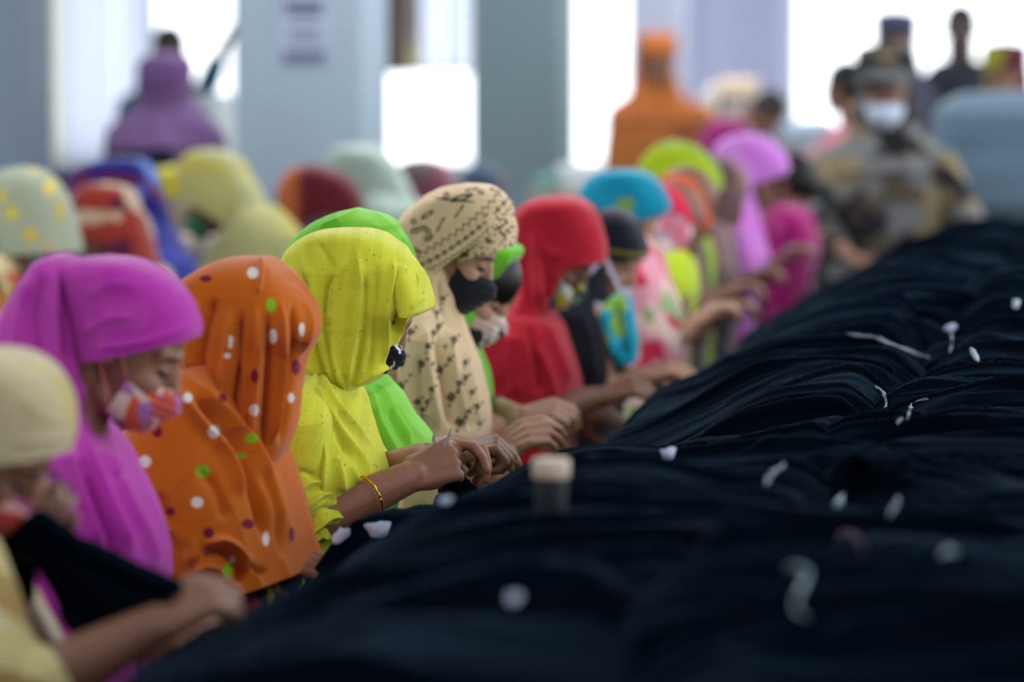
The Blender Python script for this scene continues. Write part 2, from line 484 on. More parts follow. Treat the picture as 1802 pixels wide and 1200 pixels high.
# side walls with windows
def side_wall(name, x0, x1, wins):
    pr = [box((x0, YB, 0), (x1, YF, .9)), box((x0, YB, 2.7), (x1, YF, ZC))]
    e = YB
    for a, b in wins:
        pr.append(box((x0, e, .9), (x1, a, 2.7))); e = b
    pr.append(box((x0, e, .9), (x1, YF, 2.7)))
    struct(name, *join(pr), WALL)
side_wall('wall_right', XR, XR + .2, [(y, y + 2.6) for y in np.arange(-1.2, 27, 3.3)])
side_wall('wall_left', XL - .2, XL, [(y, y + 2.0) for y in np.arange(-1, 27, 4.0)])
struct('wall_front', *box((XL, YB - .2, 0), (XR, YB, ZC)), WALL)
# window frames in the openings seen
wn = 1
for a, b in xs:
    if b - a < .3: continue
    b2 = min(b, XR - .05); fr = mat('window_paint', (205, 208, 214), rough=.5)
    pr = [box((a, YF + .06, .38), (b2, YF + .12, .44)), box((a, YF + .06, 2.65), (b2, YF + .12, 2.7)), box((a, YF + .06, .44), (a + .04, YF + .12, 2.65)),
          box((b2 - .04, YF + .06, .44), (b2, YF + .12, 2.65))]
    w = struct('window_%d' % wn, *join(pr), fr)
    struct('window_sill', *box((a - .03, YF - .06, .33), (b2 + .03, YF + .05, .38)), fr, parent=w); wn += 1

def wavy(x0, x1, y, z0, z1, k, amp, seed=0):
    n = 120; x = np.linspace(x0, x1, n); yy = y + amp * np.sin(np.linspace(0, k * 2 * math.pi, n) + 1.5 * np.sin(np.linspace(0, 7, n) + seed))
    V = []
    for z in np.linspace(z0, z1, 14): V.append(np.stack([x, yy + .01 * np.sin(z * 3 + x * 5), np.full(n, z)], 1))
    return np.vstack(V), grid_faces(14, n, False)
def curtain(p0, p1, m, label, k=6, y=None, z0=.30):
    V, Fc = wavy(wx(p0), wx(p1), (y or YF) - .18, z0, 2.95, k, .04, p0)
    obj('curtain', V, Fc, m, label=label, cat='curtain', solid=.004)
curtain(40, 118, CURT2, 'cream sheer curtain by the far window, beside the left grey post', 4)
curtain(110, 180, CURT, 'pale bluish sheer curtain between two others at the left window', 4)
curtain(176, 268, CURT, 'white sheer curtain at left window, nearest the purple woman', 5)
curtain(1208, 1392, mat('lilac_curtain', (205, 206, 220), rough=.9, trans=.7), 'wide pale lilac curtain between the white windows behind the orange woman', 9)
curtain(735, 832, CURT, 'short pale curtain hanging left of the green-grey pillar', 4, z0=1.14)

def pillar(px0, px1, d, dep, m, name, label):
    a = P(px0, 300, d); b = P(px1, 300, d)
    x0 = a[0]; y0 = a[1]; r = ray(px1, 300); x1 = CAM[0] + r[0] * y0 / r[1]
    o = struct(name, *box((x0, y0, 0), (x1, y0 + dep, ZC)), m); o['label'] = label
    md = o.modifiers.new('b', 'BEVEL'); md.width = .015; md.segments = 2
    return x0, x1, y0
p1 = pillar(412, 640, 14.2, .45, PIL, 'pillar_1', 'wide pale blue-grey square pillar with a paper notice')
p2 = pillar(828, 986, 19.5, .5, PIL2, 'pillar_2', 'green-grey square pillar in the middle of the hall')
p3 = pillar(1104, 1196, 25.5, .5, PIL3, 'pillar_3', 'lilac-grey pillar behind the woman in orange')
p0 = pillar(-150, 38, 15.5, .45, mat('slate_paint', (112, 122, 138), rough=.6), 'pillar_4', 'dark slate pillar at the left edge')
# notice on pillar 1
y = p1[2]
def pl(px, py): r = ray(px, py); return CAM + r * ((y - .004 - CAM[1]) / r[1])
a = pl(492, 112); b = pl(584, -60)
nt_ = empty('paper_notice', ((a[0] + b[0]) / 2, y - .004, a[2]), 'pale paper notice with blurred dark lines taped on the wide pillar', 'notice')
obj('paper', *box((a[0], y - .005, a[2]), (b[0], y - .001, b[2])), mat('notice_paper', (162, 170, 190), rough=.8), nt_, smooth=False)
for yy, x0_, x1_, h in ((4, 500, 572, 9), (20, 505, 566, 8), (48, 512, 560, 3), (60, 508, 564, 3), (72, 512, 566, 3), (92, 498, 576, 6), (103, 500, 570, 6)):
    xx = x0_; pr = []
    while xx < x1_:
        w = random.uniform(5, 13); c0 = pl(xx, yy + h); c1 = pl(min(xx + w, x1_), yy - h * .3)
        pr.append(box((c0[0], y - .0065, c0[2]), (c1[0], y - .005, c1[2]))); xx += w + 3
    obj('print', *box((pr[0][0][0, 0], y - .0065, pr[0][0][0, 2]), (pr[-1][0][1, 0], y - .005, pr[0][0][4, 2])), mat('notice_ink', (70, 80, 105), rough=.8), nt_, smooth=False)

# brown board hanging high beside pillar 1 and the cloth by it
def hang(px0, px1, py0, py1, d, th, m, name, label, cat):
    a = P(px0, py1, d); b = P(px1, py0, d); x1 = a[0] + np.linalg.norm((b - a)[:2]) 
    o = obj(name, *box((a[0], a[1], a[2]), (x1, a[1] + th, max(b[2], a[2] + .1))), m, label=label, cat=cat, smooth=False)
    md = o.modifiers.new('b', 'BEVEL'); md.width = .012; md.segments = 2
    return o
hang(640, 694, -514, 130, 20.5, .05, mat('brown_board', (98, 82, 72), rough=.7), 'notice_board', 'brown board hung from the ceiling right of the wide pillar', 'board')
def hanging_cloth(px0, px1, py0, py1, d, base, label, seed=0):
    a = P(px0, py1, d); b = P(px1, py0, d)
    V, Fc = wavy(a[0], a[0] + np.hypot(*(b - a)[:2]), a[1], a[2], b[2], 2.5, .03, seed)
    col = floral(None if 0 else V[:, 0], V[:, 2], V, base[0], base[1:], 8, .55, seed)
    obj('hanging_cloth', V, Fc, BGCLOTH, col=col, label=label, cat='cloth', solid=.006)
hanging_cloth(690, 736, -70, 128, 21.0, [(214, 212, 160), (190, 170, 160), (170, 165, 165)], 'pale yellow cloth hanging beside the brown board', 3)

# ================================================================== TABLE + HEAP
TX0, TX1, TY0, TY1 = -1.02, .42, 2.4, 12.35
tb = empty('sewing_table', (-.4, 7, 0), 'long low work table buried under black garments', 'table')
TM = mat('worn_plywood', (150, 125, 95), rough=.7)
obj('tabletop', *box((TX0, TY0, .69), (TX1, TY1, .72)), TM, tb, smooth=False)
for yy in (2.6, 5.0, 7.4, 9.8, 12.1):
    for xx in (TX0 + .06, TX1 - .12):
        obj('leg', *box((xx, yy, 0), (xx + .06, yy + .06, .69)), mat('table_leg_paint', (110, 115, 120), rough=.5), tb, smooth=False)

BLK = bpy.data.materials.new('black_jersey')
def black_mat(m, c0, c1):
    m.use_nodes = True; nt = m.node_tree; N = nt.nodes; L = nt.links; b = N['Principled BSDF']
    tc = N.new('ShaderNodeTexCoord'); nz = N.new('ShaderNodeTexNoise'); nz.inputs['Scale'].default_value = 5; nz.inputs['Detail'].default_value = 5
    L.new(tc.outputs['Object'], nz.inputs['Vector'])
    cr = N.new('ShaderNodeValToRGB'); cr.color_ramp.elements[0].position = .35; cr.color_ramp.elements[1].position = .7
    cr.color_ramp.elements[0].color = (*c0, 1); cr.color_ramp.elements[1].color = (*c1, 1)
    L.new(nz.outputs['Fac'], cr.inputs[0]); L.new(cr.outputs[0], b.inputs['Base Color'])
    b.inputs['Roughness'].default_value = .85; b.inputs['Specular IOR Level'].default_value = .01
    b.inputs['Sheen Weight'].default_value = .065; b.inputs['Sheen Roughness'].default_value = .35; b.inputs['Sheen Tint'].default_value = (.26, .60, 1, 1)
    n2 = N.new('ShaderNodeTexNoise'); n2.inputs['Scale'].default_value = 1100; n2.inputs['Detail'].default_value = 2
    L.new(tc.outputs['Object'], n2.inputs['Vector'])
    bp = N.new('ShaderNodeBump'); bp.inputs['Strength'].default_value = .4; bp.inputs['Distance'].default_value = .001
    L.new(n2.outputs['Fac'], bp.inputs['Height']); L.new(bp.outputs[0], b.inputs['Normal'])
black_mat(BLK, (.0003, .0014, .0040), (.0009, .0034, .0078))

def hbase(x, y):
    e = -1.22 + np.interp(y, [3, 4.9, 5.15, 5.35, 5.5, 5.67, 5.9, 6.3, 6.65, 7.0, 7.9, 9.1, 11.2, 12.4], [-.02, -.02, -.11, -.10, -.06, .02, .14, .14, .10, .10, .12, .05, .07, .08]) + .05 * (fbm(y * 1.3, y * 0 + 3, 5) - .5) + .03 * (vn(y * 5, y * 0, 8) - .5)
    z = .745 + .06 * sm(0, .10, x - e) + .085 * sm(.08, .55, x - e)
    z = z + .075 * (fbm(x * 1.1 + 4, y * 1.25, 21, 2) - .5)
    z = z - .26 * (1 - sm(-.14, .03, x - e)) - .055 * sm(7.5, 10, y) + .024 * (1 - sm(5.35, 5.6, y)) - .02 * sm(5.5, 5.7, y) * (1 - sm(6.3, 6.8, y)) * (1 - sm(.2, .5, x - e))
    z = z - .05 * sm(.10, .26, x - e) * (1 - sm(.5, .85, x - e)) * (1 - sm(5.8, 6.4, y)) * sm(4.6, 5.0, y)
    return z - .12 * sm(.15, .55, x) - .1 * sm(12.0, 12.5, y), .14 + .86 * sm(.0, .38, x - e)

SHEEN_LINE = bpy.data.materials.new('fold_sheen_black'); black_mat(SHEEN_LINE, (.006, .012, .018), (.014, .024, .034))  # lighter black that paints in the sheen on fold edges
def sheet(name, cx, cy, hx, hy, ang, lift, amp, seed, res, stuff=False, label=None, group=None):
    nx = int(2 * hx / res); ny = int(2 * hy / (res * .8))
    u = np.linspace(-1, 1, nx); v = np.linspace(-1, 1, ny); U, Vv = np.meshgrid(u, v)
    ed = 1 + .16 * (fbm(np.arctan2(Vv, U) * 1.3 + 9, U * 0, seed, 3) - .5) * 2
    lx = U * hx; ly = Vv * hy * (1 + .25 * np.sin(U * 2.2 + seed))
    ca, sa = math.cos(ang), math.sin(ang)
    x = cx + (lx * ca - ly * sa) ; y = cy + (lx * sa + ly * ca)
    wy = y + .10 * (fbm(x * 1.6, y * 1.6, seed + 1) - .5) * 2 + .05 * np.sin(x * 2.3 + seed)
    wx_ = x + .2 * (fbm(x * 1.4, y * 3, seed + 2) - .5)
    r1 = 1 - np.abs(2 * vn(wx_ * 1.1, wy * 9, seed + 3) - 1)
    r2 = 1 - np.abs(2 * vn(wx_ * 2.0 + 3, wy * 21 + wx_ * 2, seed + 4) - 1)
    r3 = 1 - np.abs(2 * vn(wx_ * 4.0 + 3, wy * 44 + wx_ * 5, seed + 6) - 1)
    bl = fbm(x * 3.0, y * 4.5, seed + 5, 2)
    f = amp * (.55 * r1 ** 2.2 + .9 * (bl - .5)) + amp * .30 * r2 ** 2.5 * (.4 + bl) + amp * .11 * r3 ** 2 * bl
    q = np.maximum(np.abs(U) ** 3, 0) + np.abs(Vv) ** 2.2
    hb, hk = hbase(x, y); z = hb + (lift * (1 - np.clip(q / ed, 0, 1)) ** .6 + f) * hk
    z = z - .10 * sm(.62, 1.0, np.maximum(np.abs(U), np.abs(Vv)))
    V = np.stack([x, y, z], -1).reshape(-1, 3)
    Fc = grid_faces(ny, nx, False)
    if stuff: return obj(name, V, Fc, BLK, label=label, cat='garments', kind='stuff')
    o = obj(name, V, Fc, BLK, label=label, cat='garment', group=group)
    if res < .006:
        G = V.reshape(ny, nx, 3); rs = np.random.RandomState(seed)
        for k in range(3):  # thin lighter cords added as the bright sheen lines along the folds
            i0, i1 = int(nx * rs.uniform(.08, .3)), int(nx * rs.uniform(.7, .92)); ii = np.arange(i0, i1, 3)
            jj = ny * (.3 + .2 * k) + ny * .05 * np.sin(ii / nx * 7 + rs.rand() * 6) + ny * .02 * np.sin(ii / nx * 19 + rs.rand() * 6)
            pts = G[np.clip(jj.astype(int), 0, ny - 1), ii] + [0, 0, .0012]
            obj('fold_sheen', *tube(pts, .0013, 5, len(ii) * 2), SHEEN_LINE, o)
    return o
sheet('garment_heap', -.4, 7.35, .83, 4.98, 0, 0, .02, 77, .02, stuff=True, label='solid bed of black garments filling the table under the upper layers')
i = 0; yy = 12.0
while yy > 2.5:
    near = yy < 8.2
    for k in range(2):
        cx = (-.80, -.12)[k] + random.uniform(-.06, .06); hx = (.44, .52)[k] + random.uniform(-.05, .05)
        cy = yy + random.uniform(-.07, .07)
        sheet('black_garment', cx, cy, hx, random.uniform(.26, .36), random.uniform(-.28, .22), random.uniform(.035, .08), random.uniform(.045, .065) , 100 + i, .0045 if 4.8 < yy < 7.9 else .010,
              label='crumpled black jersey garment lying in the long heap on the table', group='black garments heaped on the table')
        i += 1
    yy -= .36
# ray casting on to the heap
dg = bpy.context.evaluated_depsgraph_get()
TREES = []
for o in list(bpy.data.objects):
    if o.name.startswith(('black_garment', 'garment_heap')):
        vs = [Vector(v.co) + o.location for v in o.data.vertices]
        TREES.append(BVHTree.FromPolygons(vs, [tuple(p.vertices) for p in o.data.polygons]))
def hit(px, py):
    r = ray(px, py); r = r / np.linalg.norm(r); best = None
    for t in TREES:
        loc, nr, ix, ds = t.ray_cast(Vector(CAM), Vector(r))
        if loc and (best is None or ds < best[2]): best = (np.array(loc), np.array(nr), ds)
    return best

TAG = mat('white_tag', (205, 215, 235), rough=.6); THREAD = mat('grey_thread', (150, 165, 175), rough=.8)
def tag_at(px, py, w, h, ang, label, name='garment_tag'):
    b = hit(px, py)
    if not b: return
    c, nr, ds = b; s = ds / F; w *= s; h *= s
    a = R(ang); X = RT * math.cos(a) + np.array([0, 0, 1]) * math.sin(a); Y = np.cross(FW0, X); Y = Y / np.linalg.norm(Y)
    c = c + np.array([0, -.004, h * .35])
    n, m = 14, 12; U, V_ = np.meshgrid(np.linspace(-.5, .5, n), np.linspace(-.5, .5, m))
    sd = px * .37; U = U * (1 - .75 * V_ ** 2 * (1 + math.sin(sd))) + .10 * np.sin(V_ * 5 + sd); V_ = V_ * (1 - .8 * U ** 2) + .12 * np.sin(U * 5 + sd)
    bulge = .18 * w * np.cos(U * 4) * np.cos(V_ * 2)
    V = c + U[..., None] * w * X + V_[..., None] * h * Y - bulge[..., None] * FW0
    obj(name, V.reshape(-1, 3), grid_faces(m, n, False), TAG, label=label, cat='tag', solid=.0012)
def thread_at(pts, r, label, m=None):
    st = []
    pts = resample(pts, 9)
    for k in range(4):
        q = []
        for i, (x, y) in enumerate(pts):
            j = r * 900
            b = hit(x + random.uniform(-j, j), y + random.uniform(-j, j) * .8)
            if b: q.append(b[0] + np.array([0, -.003, .003 + .004 * random.random()]))
        if len(q) > 2: st.append(tube(q, [r * .15, r * .32, r * .3, r * .15], 5, 40))
    if st: obj('loose_thread', *join(st), m or THREAD, label=label, cat='thread')
def thread_old(pts, r, label, m=None):
    q = []
    for x, y in pts:
        b = hit(x, y)
        if b: q.append(b[0] + np.array([0, -.004, .004 + .002 * random.random()]))
    if len(q) < 2: return
    obj('loose_thread', *tube(q, [r * .4, r, r * .8, r, r * .3], 6, 40), m or THREAD, label=label, cat='thread')
tag_at(1246, 547, 24, 30, 20, 'white tag by the hands at the far left edge of the heap')
tag_at(1226, 623, 20, 17, 10, 'small white tag on the heap left of the pink woman\'s wrist')
tag_at(1495, 446, 26, 26, 0, 'round white tag far back on the black heap')
tag_at(1456, 428, 40, 44, 30, 'largest blurred white tag at the far left edge of the heap by the magenta clothes')
tag_at(1176, 803, 26, 20, 20, 'white tag lying mid-heap, right of the clasped hands')
tag_at(665, 939, 42, 28, 20, 'largest white tag near the yellow woman\'s elbow')
tag_at(601, 952, 22, 32, -30, 'white folded tag at the heap edge below the yellow sleeve')
tag_at(905, 1058, 24, 22, 0, 'round pale tag alone on the near dark heap')
tag_at(784, 883, 24, 12, 15, 'pale blue tag under the hands with the snips')
tag_at(1672, 582, 22, 14, 0, 'white tag at the centre right of the heap above a loose thread')
tag_at(1788, 539, 12, 16, 0, 'pinkish tag at the right edge of the heap')
tag_at(1715, 632, 9, 24, 20, 'thin upright white tag on the right of the heap')
thread_at([(1495, 592), (1540, 598), (1590, 618), (1635, 632)], .0035, 'long pale seam thread lying across the heap')
thread_at([(1670, 575), (1676, 600), (1672, 625)], .0025, 'short pale thread hanging below a white tag')
thread_at([(1540, 684), (1554, 695), (1560, 720)], .0035, 'frayed white thread knot on the sharp folds')
thread_at([(1632, 707), (1612, 712), (1600, 728), (1598, 745)], .003, 'curled white thread beside the frayed knot')
thread_at([(1588, 742), (1578, 750)], .003, 'tiny white thread end on a fold below the curled thread')
thread_at([(1482, 845), (1488, 860), (1478, 880), (1476, 896)], .006, 'doubled white thread loop left of a thin one')
thread_at([(1582, 880), (1574, 900), (1566, 918)], .004, 'thin white thread end right of the doubled loop')
thread_at([(1352, 855), (1362, 836), (1380, 822)], .004, 'curved pale thread to the left of the doubled loop')
thread_at([(1386, 1008), (1410, 1003), (1425, 1020), (1408, 1045), (1400, 1075), (1415, 1090)], .005, 'thick blurred pale thread tangle near the bottom')
thread_at([(1475, 950), (1492, 940), (1510, 955), (1520, 975)], .003, 'dull pinkish tangled thread below the doubled loop', mat('dull_thread', (120, 95, 105), rough=.9))
thread_at([(1655, 985), (1670, 975), (1682, 978)], .004, 'pale crooked thread low on the right of the heap')
# ribbed cream spool
b = hit(970, 900)
c = b[0]; s = b[2] / F
sp = empty('thread_spool', (c[0], c[1], c[2] - .02), 'small spool with cream ribbed top and black wound body standing on the heap', 'spool')
def drum(c, r, z0, z1, n=40, rib=0):
    th = np.linspace(0, 2 * math.pi, n * 4, endpoint=False); V = []
    for z, k in ((z0, .0), (z0, .94), (z0 + .002, 1), (z1 - .002, 1), (z1, .94), (z1, 0)):
        rr = r * k * (1 + (rib * np.cos(th * n / 2) if k == 1 else 0))
        V.append(np.stack([c[0] + rr * np.cos(th), c[1] + rr * np.sin(th), np.full(len(th), c[2] + z)], 1))
    return np.vstack(V), grid_faces(6, n * 4, True)
r = 32 * s
obj('wound_thread', *drum(c, r * .86, -.02, .040, 30), mat('black_thread', (22, 26, 34), rough=.7), sp)
obj('ribbed_flange', *drum(c, r, .040, .040 + 34 * s, 24, .05), mat('cream_plastic', (205, 180, 160), rough=.5), sp)

# a rolled garment standing up in arching folds
b = hit(1545, 880); c = b[0]; s = b[2] / F
prs = []
for k in range(6):
    r_ = (62 - 2.5 * k) * s; cx = c + RT * (k * 15 - 38) * s + FW0 * (.012 * k); pts = []
    for t in np.linspace(-.25, math.pi * .80, 14):
        pts.append(cx + RT * (-math.cos(t) * r_ * .62) + np.array([0, 0, 1]) * (math.sin(t) * r_ * 1.15 + .004) + FW0 * .006 * math.sin(t * 3 + k))
    prs.append(tube(pts, [.005, .0075, .007, .005], 10, 40))
prs.append(ell(c + np.array([0, .05, .005]), (.06, .03, .03)))
V, Fc = remesh(prs, .0022, 3)
obj('black_garment', V, Fc, BLK, label='rolled black garment standing in arching folds right of centre on the heap', cat='garment')
# ================================================================== THE ROW OF WOMEN AT THE TABLE
def arm(p, sh, el, wr, kn, zup=(0, 0, 1), side=1, curl=(35, 45, 30), sc=1.0, r=(.05, .04, .026), thumb=(.75, .5, -.45), hand=True, fat=1.0, open_=False):
    """points as (px, py, t); kn = knuckle point"""
    f_ = 1 if open_ else .62
    s_, e_, w_, k_ = [np.array(p.S(*q)) for q in ((sh[0], sh[1], sh[2] * f_), (el[0], el[1], el[2] * (1 if open_ else .72)), wr, kn)]
    mid = (e_ * .45 + w_ * .55)
    pr = [rcone(s_, e_, r[0], r[1]), rcone(e_, mid, r[1], r[1] * .9), rcone(mid, w_, r[1] * .9, r[2])]
    if hand: pr += hand_prims(w_, k_ - w_, zup, side, curl, sc, thumb, fat=fat)
    return pr

def core(p, M, c, lean=-.10, drop=.62, w=.13, neck=(-.035, 0, -.07)):
    nk = c + M @ np.array(neck); ch = p.L(lean, -.25); hp = p.L(lean - .05, 0); hp[2] = .56
    base = ch * 1.0
    base[2] = min(base[2], nk[2] - .06)
    pr = chain([nk, base], [.048, .06])
    pr += [rcone(base + p.n * w, base - p.n * w, .055, .055), rcone(base + p.n * .05, hp + p.n * .06, .09, .10), rcone(base - p.n * .05, hp - p.n * .06, .09, .10)]
    return pr, hp

def sleeve(p, sh, el, wr, frac, r, colf):
    a, b, c = p.S(*sh), p.S(*el), p.S(*wr); e = b + (c - b) * frac
    V, Fc = remesh(chain([a, b, e], [r, r * .95, r * .8]), .006, 3)
    V = V + .008 * (fbm(V[:, 2] * 30 + V[:, 0] * 10, V[:, 1] * 12, 3) - .5)[:, None] * np.array([1, -1, .3])
    px, py = proj(V); obj('sleeve', V, Fc, CLOTH, p.root, col=colf(px, py, V))

# ---------------------------------------------------------------- 1 cream scarf, nearest
p = Pn('person', 4.3, 0, 733, 0, 'woman in a cream headscarf at bottom left, nearest the camera, stretching black cloth', hs=.84)
M, c = p.head(-8, 757, 45); pr, hp = core(p, M, c)
pr += head_prims(M, c)
pr += arm(p, (-90, 1000, .15), (0, 1245, .19), (255, 1108, .06), (335, 1062, .03), (0, -.5, .8), 1, (45, 60, 40))
pr += arm(p, (-60, 1000, -.17), (60, 1180, -.10), (-20, 1000, -.02), (35, 925, 0), (.3, -.9, .2), -1, (40, 60, 40))
sleeve(p, (-90, 1000, .10), (0, 1245, .14), (255, 1108, .06), .22, .068, lambda px, py, V: floral(px, py, V, (206, 190, 132), [(212, 202, 172), (170, 140, 84)], 13, .56, 12))
body(p, pr, SKIN2, .0045); face_bits(p, M, c); legs(p, hp, (120, 110, 90))
def cf(px, py, V):
    q = floral(px, py, V, (198, 182, 142), [(196, 180, 112), (190, 174, 136)], 10, .64, 4)
    return q
cap = loft(p, [(-10, 607), (-70, 622), (-115, 685), (-118, 760), (-95, 815)], [(-10, 607), (45, 620), (92, 652), (119, 697), (127, 750), (117, 798)], [(0, .09), (.4, .103), (1, .098)], v0=.4, creases=[([(20, 780), (70, 775), (122, 770)], 5, 3), ([(30, 690), (70, 730), (115, 745)], 9, 2)], noise=.008)
dr = loft(p, [(-60, 620), (-130, 700), (-160, 850), (-200, 1000)], [(-60, 620), (-10, 700), (8, 800), (0, 880), (-5, 960)], [(0, .09), (.4, .10), (1, .16)], v0=.2, folds=[(14, .012, .2, .8)])
cloth_obj(p, 'headscarf', [cap, dr], cf)
to = loft(p, [(-60, 850), (-170, 930), (-200, 1100), (-180, 1400), (-170, 1600)], [(-60, 850), (-15, 980), (25, 1085), (70, 1170), (95, 1260), (60, 1600)], [(0, .1), (.15, .2), (.5, .22), (1, .2)], v0=.12, folds=[(16, .012, .1, .6)], creases=[([(-10, 1010), (20, 1110), (60, 1200)], 6, 8), ([(-20, 1060), (0, 1150), (20, 1200)], 6, 7)])
cloth_obj(p, 'tunic', [to], lambda px, py, V: floral(px, py, V, (206, 190, 132), [(212, 202, 172), (170, 140, 84)], 13, .56, 12))
def mcol(px, py, V): return floral(px, py, V, (176, 60, 52), [(220, 170, 160), (230, 120, 70), (150, 60, 110)], 38, .60, 6)
mask_obj(p, M, c, mcol, label='red floral cloth mask')
# the black cloth she stretches is a separate garment
a = loft(p, [(12, 930), (70, 902), (130, 946), (220, 985), (318, 1028), (350, 1062)], [(-12, 985), (48, 985), (98, 1040), (130, 1108), (190, 1165), (300, 1120), (352, 1078)], [(0, .02), (.5, .035), (1, .02)], T=[(0, .0), (1, .02)], v0=.1, folds=[(9, .008, .05, .4)], nu=80, creases=[([(60, 920), (160, 980), (310, 1045)], 7, 6), ([(70, 950), (150, 1040), (240, 1100)], 9, 5)])
b_ = loft(p, [(10, 930), (-30, 980), (-40, 1060), (-20, 1150)], [(10, 930), (55, 975), (52, 1050), (40, 1120)], [(0, .02), (1, .04)], T=-.02, v0=.1, nu=60, folds=[(7, .01, .1, .5)])
V, Fc = join([(q.reshape(-1, 3), grid_faces(q.shape[0], q.shape[1], True)) for q in (a, b_)])
obj('black_garment', V, Fc, BLK, label='black garment stretched between the two hands of the woman in cream', cat='garment', solid=.003)

# ---------------------------------------------------------------- 2 magenta scarf
p = Pn('person', 5.0, 212, 583, 4, 'woman in a bright magenta headscarf and red floral mask, looking down')
M, c = p.head(230, 584, 33); pr, hp = core(p, M, c, w=.11)
pr += head_prims(M, c)
pr += arm(p, (110, 830, .15), (150, 1060, .16), (300, 1130, .06), (385, 1108, .03), (0, -.4, .9), 1, (30, 35, 25))
pr += arm(p, (110, 830, -.15), (160, 1060, -.16), (300, 1110, -.08), (370, 1090, -.06), (0, -.2, 1), -1, (40, 60, 40))
body(p, pr, SKIN, .004); face_bits(p, M, c); legs(p, hp, (90, 30, 90))
PK = (186, 52, 168)
cap = loft(p, [(190, 447), (150, 449), (116, 465), (100, 515), (106, 580), (128, 640)], [(190, 447), (250, 457), (305, 488), (338, 530), (354, 572), (352, 592)], [(0, .09), (.4, .098), (1, .094)], v0=.38, noise=.006,
           creases=[([(160, 612), (230, 606), (290, 590), (350, 570)], 6, 2.5), ([(145, 590), (190, 560), (240, 560)], 10, 3), ([(150, 530), (190, 500), (250, 505)], 10, 2.5)])
dr = loft(p, [(128, 448), (85, 452), (48, 495), (12, 560), (-12, 640), (-30, 740), (-35, 850)], [(128, 448), (138, 470), (142, 545), (149, 620), (160, 700), (186, 772), (212, 815)], [(0, .085), (.3, .10), (.6, .115), (1, .17)], v0=.12, n=3.2, nu=220, nv=220, folds=[(12, .008, .4, 1)],
          creases=[([(100, 470), (92, 545), (93, 605), (98, 660)], 7, 11), ([(104, 470), (105, 560), (111, 640)], 4, -14), ([(120, 452), (110, 555), (122, 655), (154, 730)], 6, 10), ([(133, 450), (127, 530), (136, 600)], 5, 6), ([(140, 520), (140, 640), (170, 740)], 4, -8), ([(60, 480), (35, 560), (20, 640)], 11, 8), ([(75, 480), (60, 560), (70, 640)], 9, -7)])
to = loft(p, [(105, 700), (30, 740), (-30, 830), (-20, 960), (20, 1120), (40, 1400)], [(105, 700), (190, 770), (236, 840), (268, 905), (288, 975), (291, 1040), (270, 1150), (230, 1400)], [(0, .1), (.15, .175), (.5, .19), (1, .19)], v0=.1, nu=220, nv=220, folds=[(10, .007, .3, 1)],
          creases=[([(112, 780), (147, 883), (182, 965)], 8, 10), ([(120, 740), (165, 830), (205, 920), (240, 985)], 9, 11), ([(135, 800), (172, 895), (215, 985)], 7, -12), ([(185, 780), (215, 860), (260, 950), (285, 1010)], 9, 9), ([(195, 830), (210, 850)], 7, -8), ([(70, 860), (100, 940), (130, 1010)], 9, 8), ([(55, 1000), (90, 1080), (120, 1130)], 9, -7)])
def cf(px, py, V):
    q = np.tile(lin(PK), (len(px), 1)); return mix(q, (205, 90, 180), .25 * (fbm(V[:, 0] * 8, V[:, 2] * 8, 3) > .5))
cloth_obj(p, 'headscarf', [cap, dr], cf); cloth_obj(p, 'shawl', [to], cf)
mask_obj(p, M, c, lambda px, py, V: floral(px, py, V, (200, 84, 76), [(224, 190, 180), (170, 110, 170), (214, 90, 60)], 42, .60, 9), lc=(196, 120, 110), label='red and white floral cloth mask', hi=-.022, lo=-.105)

# ---------------------------------------------------------------- 3 orange dotted scarf
p = Pn('person', 5.5, 452, 572, -6, 'woman wrapped in an orange shawl with white, green and maroon dots', hs=.84)
M, c = p.head(448, 572, 48); pr, hp = core(p, M, c, w=.12)
pr += head_prims(M, c)
pr += arm(p, (350, 790, .16), (370, 1000, .10), (420, 985, .02), (465, 985, .0), (0, -.3, 1), 1, (30, 30, 20))
pr += arm(p, (350, 790, -.16), (380, 960, -.16), (465, 1012, -.05), (540, 990, -.02), (0, -.3, 1), -1, (30, 40, 25))
body(p, pr, SKIN, .004); legs(p, hp, (30, 30, 60))
OR = lin((202, 102, 22))
WH, GR, MA = (232, 226, 214), (140, 190, 30), (120, 14, 48)
DT = [(445, 480, 10, 10, WH), (480, 592, 8, 13, WH), (406, 602, 5, 12, WH), (447, 722, 9, 11, WH), (376, 760, 10, 12, WH), (255, 812, 11, 11, WH), (347, 884, 11, 10, WH), (468, 948, 6, 13, WH), (400, 626, 6, 5, WH),
      (537 - 60, 537, 9, 13, GR), (357, 829, 13, 12, GR), (443, 771, 12, 9, GR), (400, 1006, 8, 15, GR), (425, 802, 9, 5, GR), (362, 490, 11, 6, MA), (448, 662, 7, 13, MA), (521, 646, 8, 14, MA), (277, 760, 9, 10, MA), (367, 938, 10, 10, MA),
      (436, 922, 12, 9, MA), (514, 940, 5, 13, MA), (392, 700, 7, 8, MA), (408, 985, 5, 7, WH), (531, 580, 5, 12, WH), (512, 700, 6, 9, WH), (300, 900, 8, 8, MA), (260, 720, 8, 8, GR), (330, 700, 9, 9, WH)]
def cf(px, py, V): return dots(px, py, DT, np.tile(OR, (len(px), 1)))
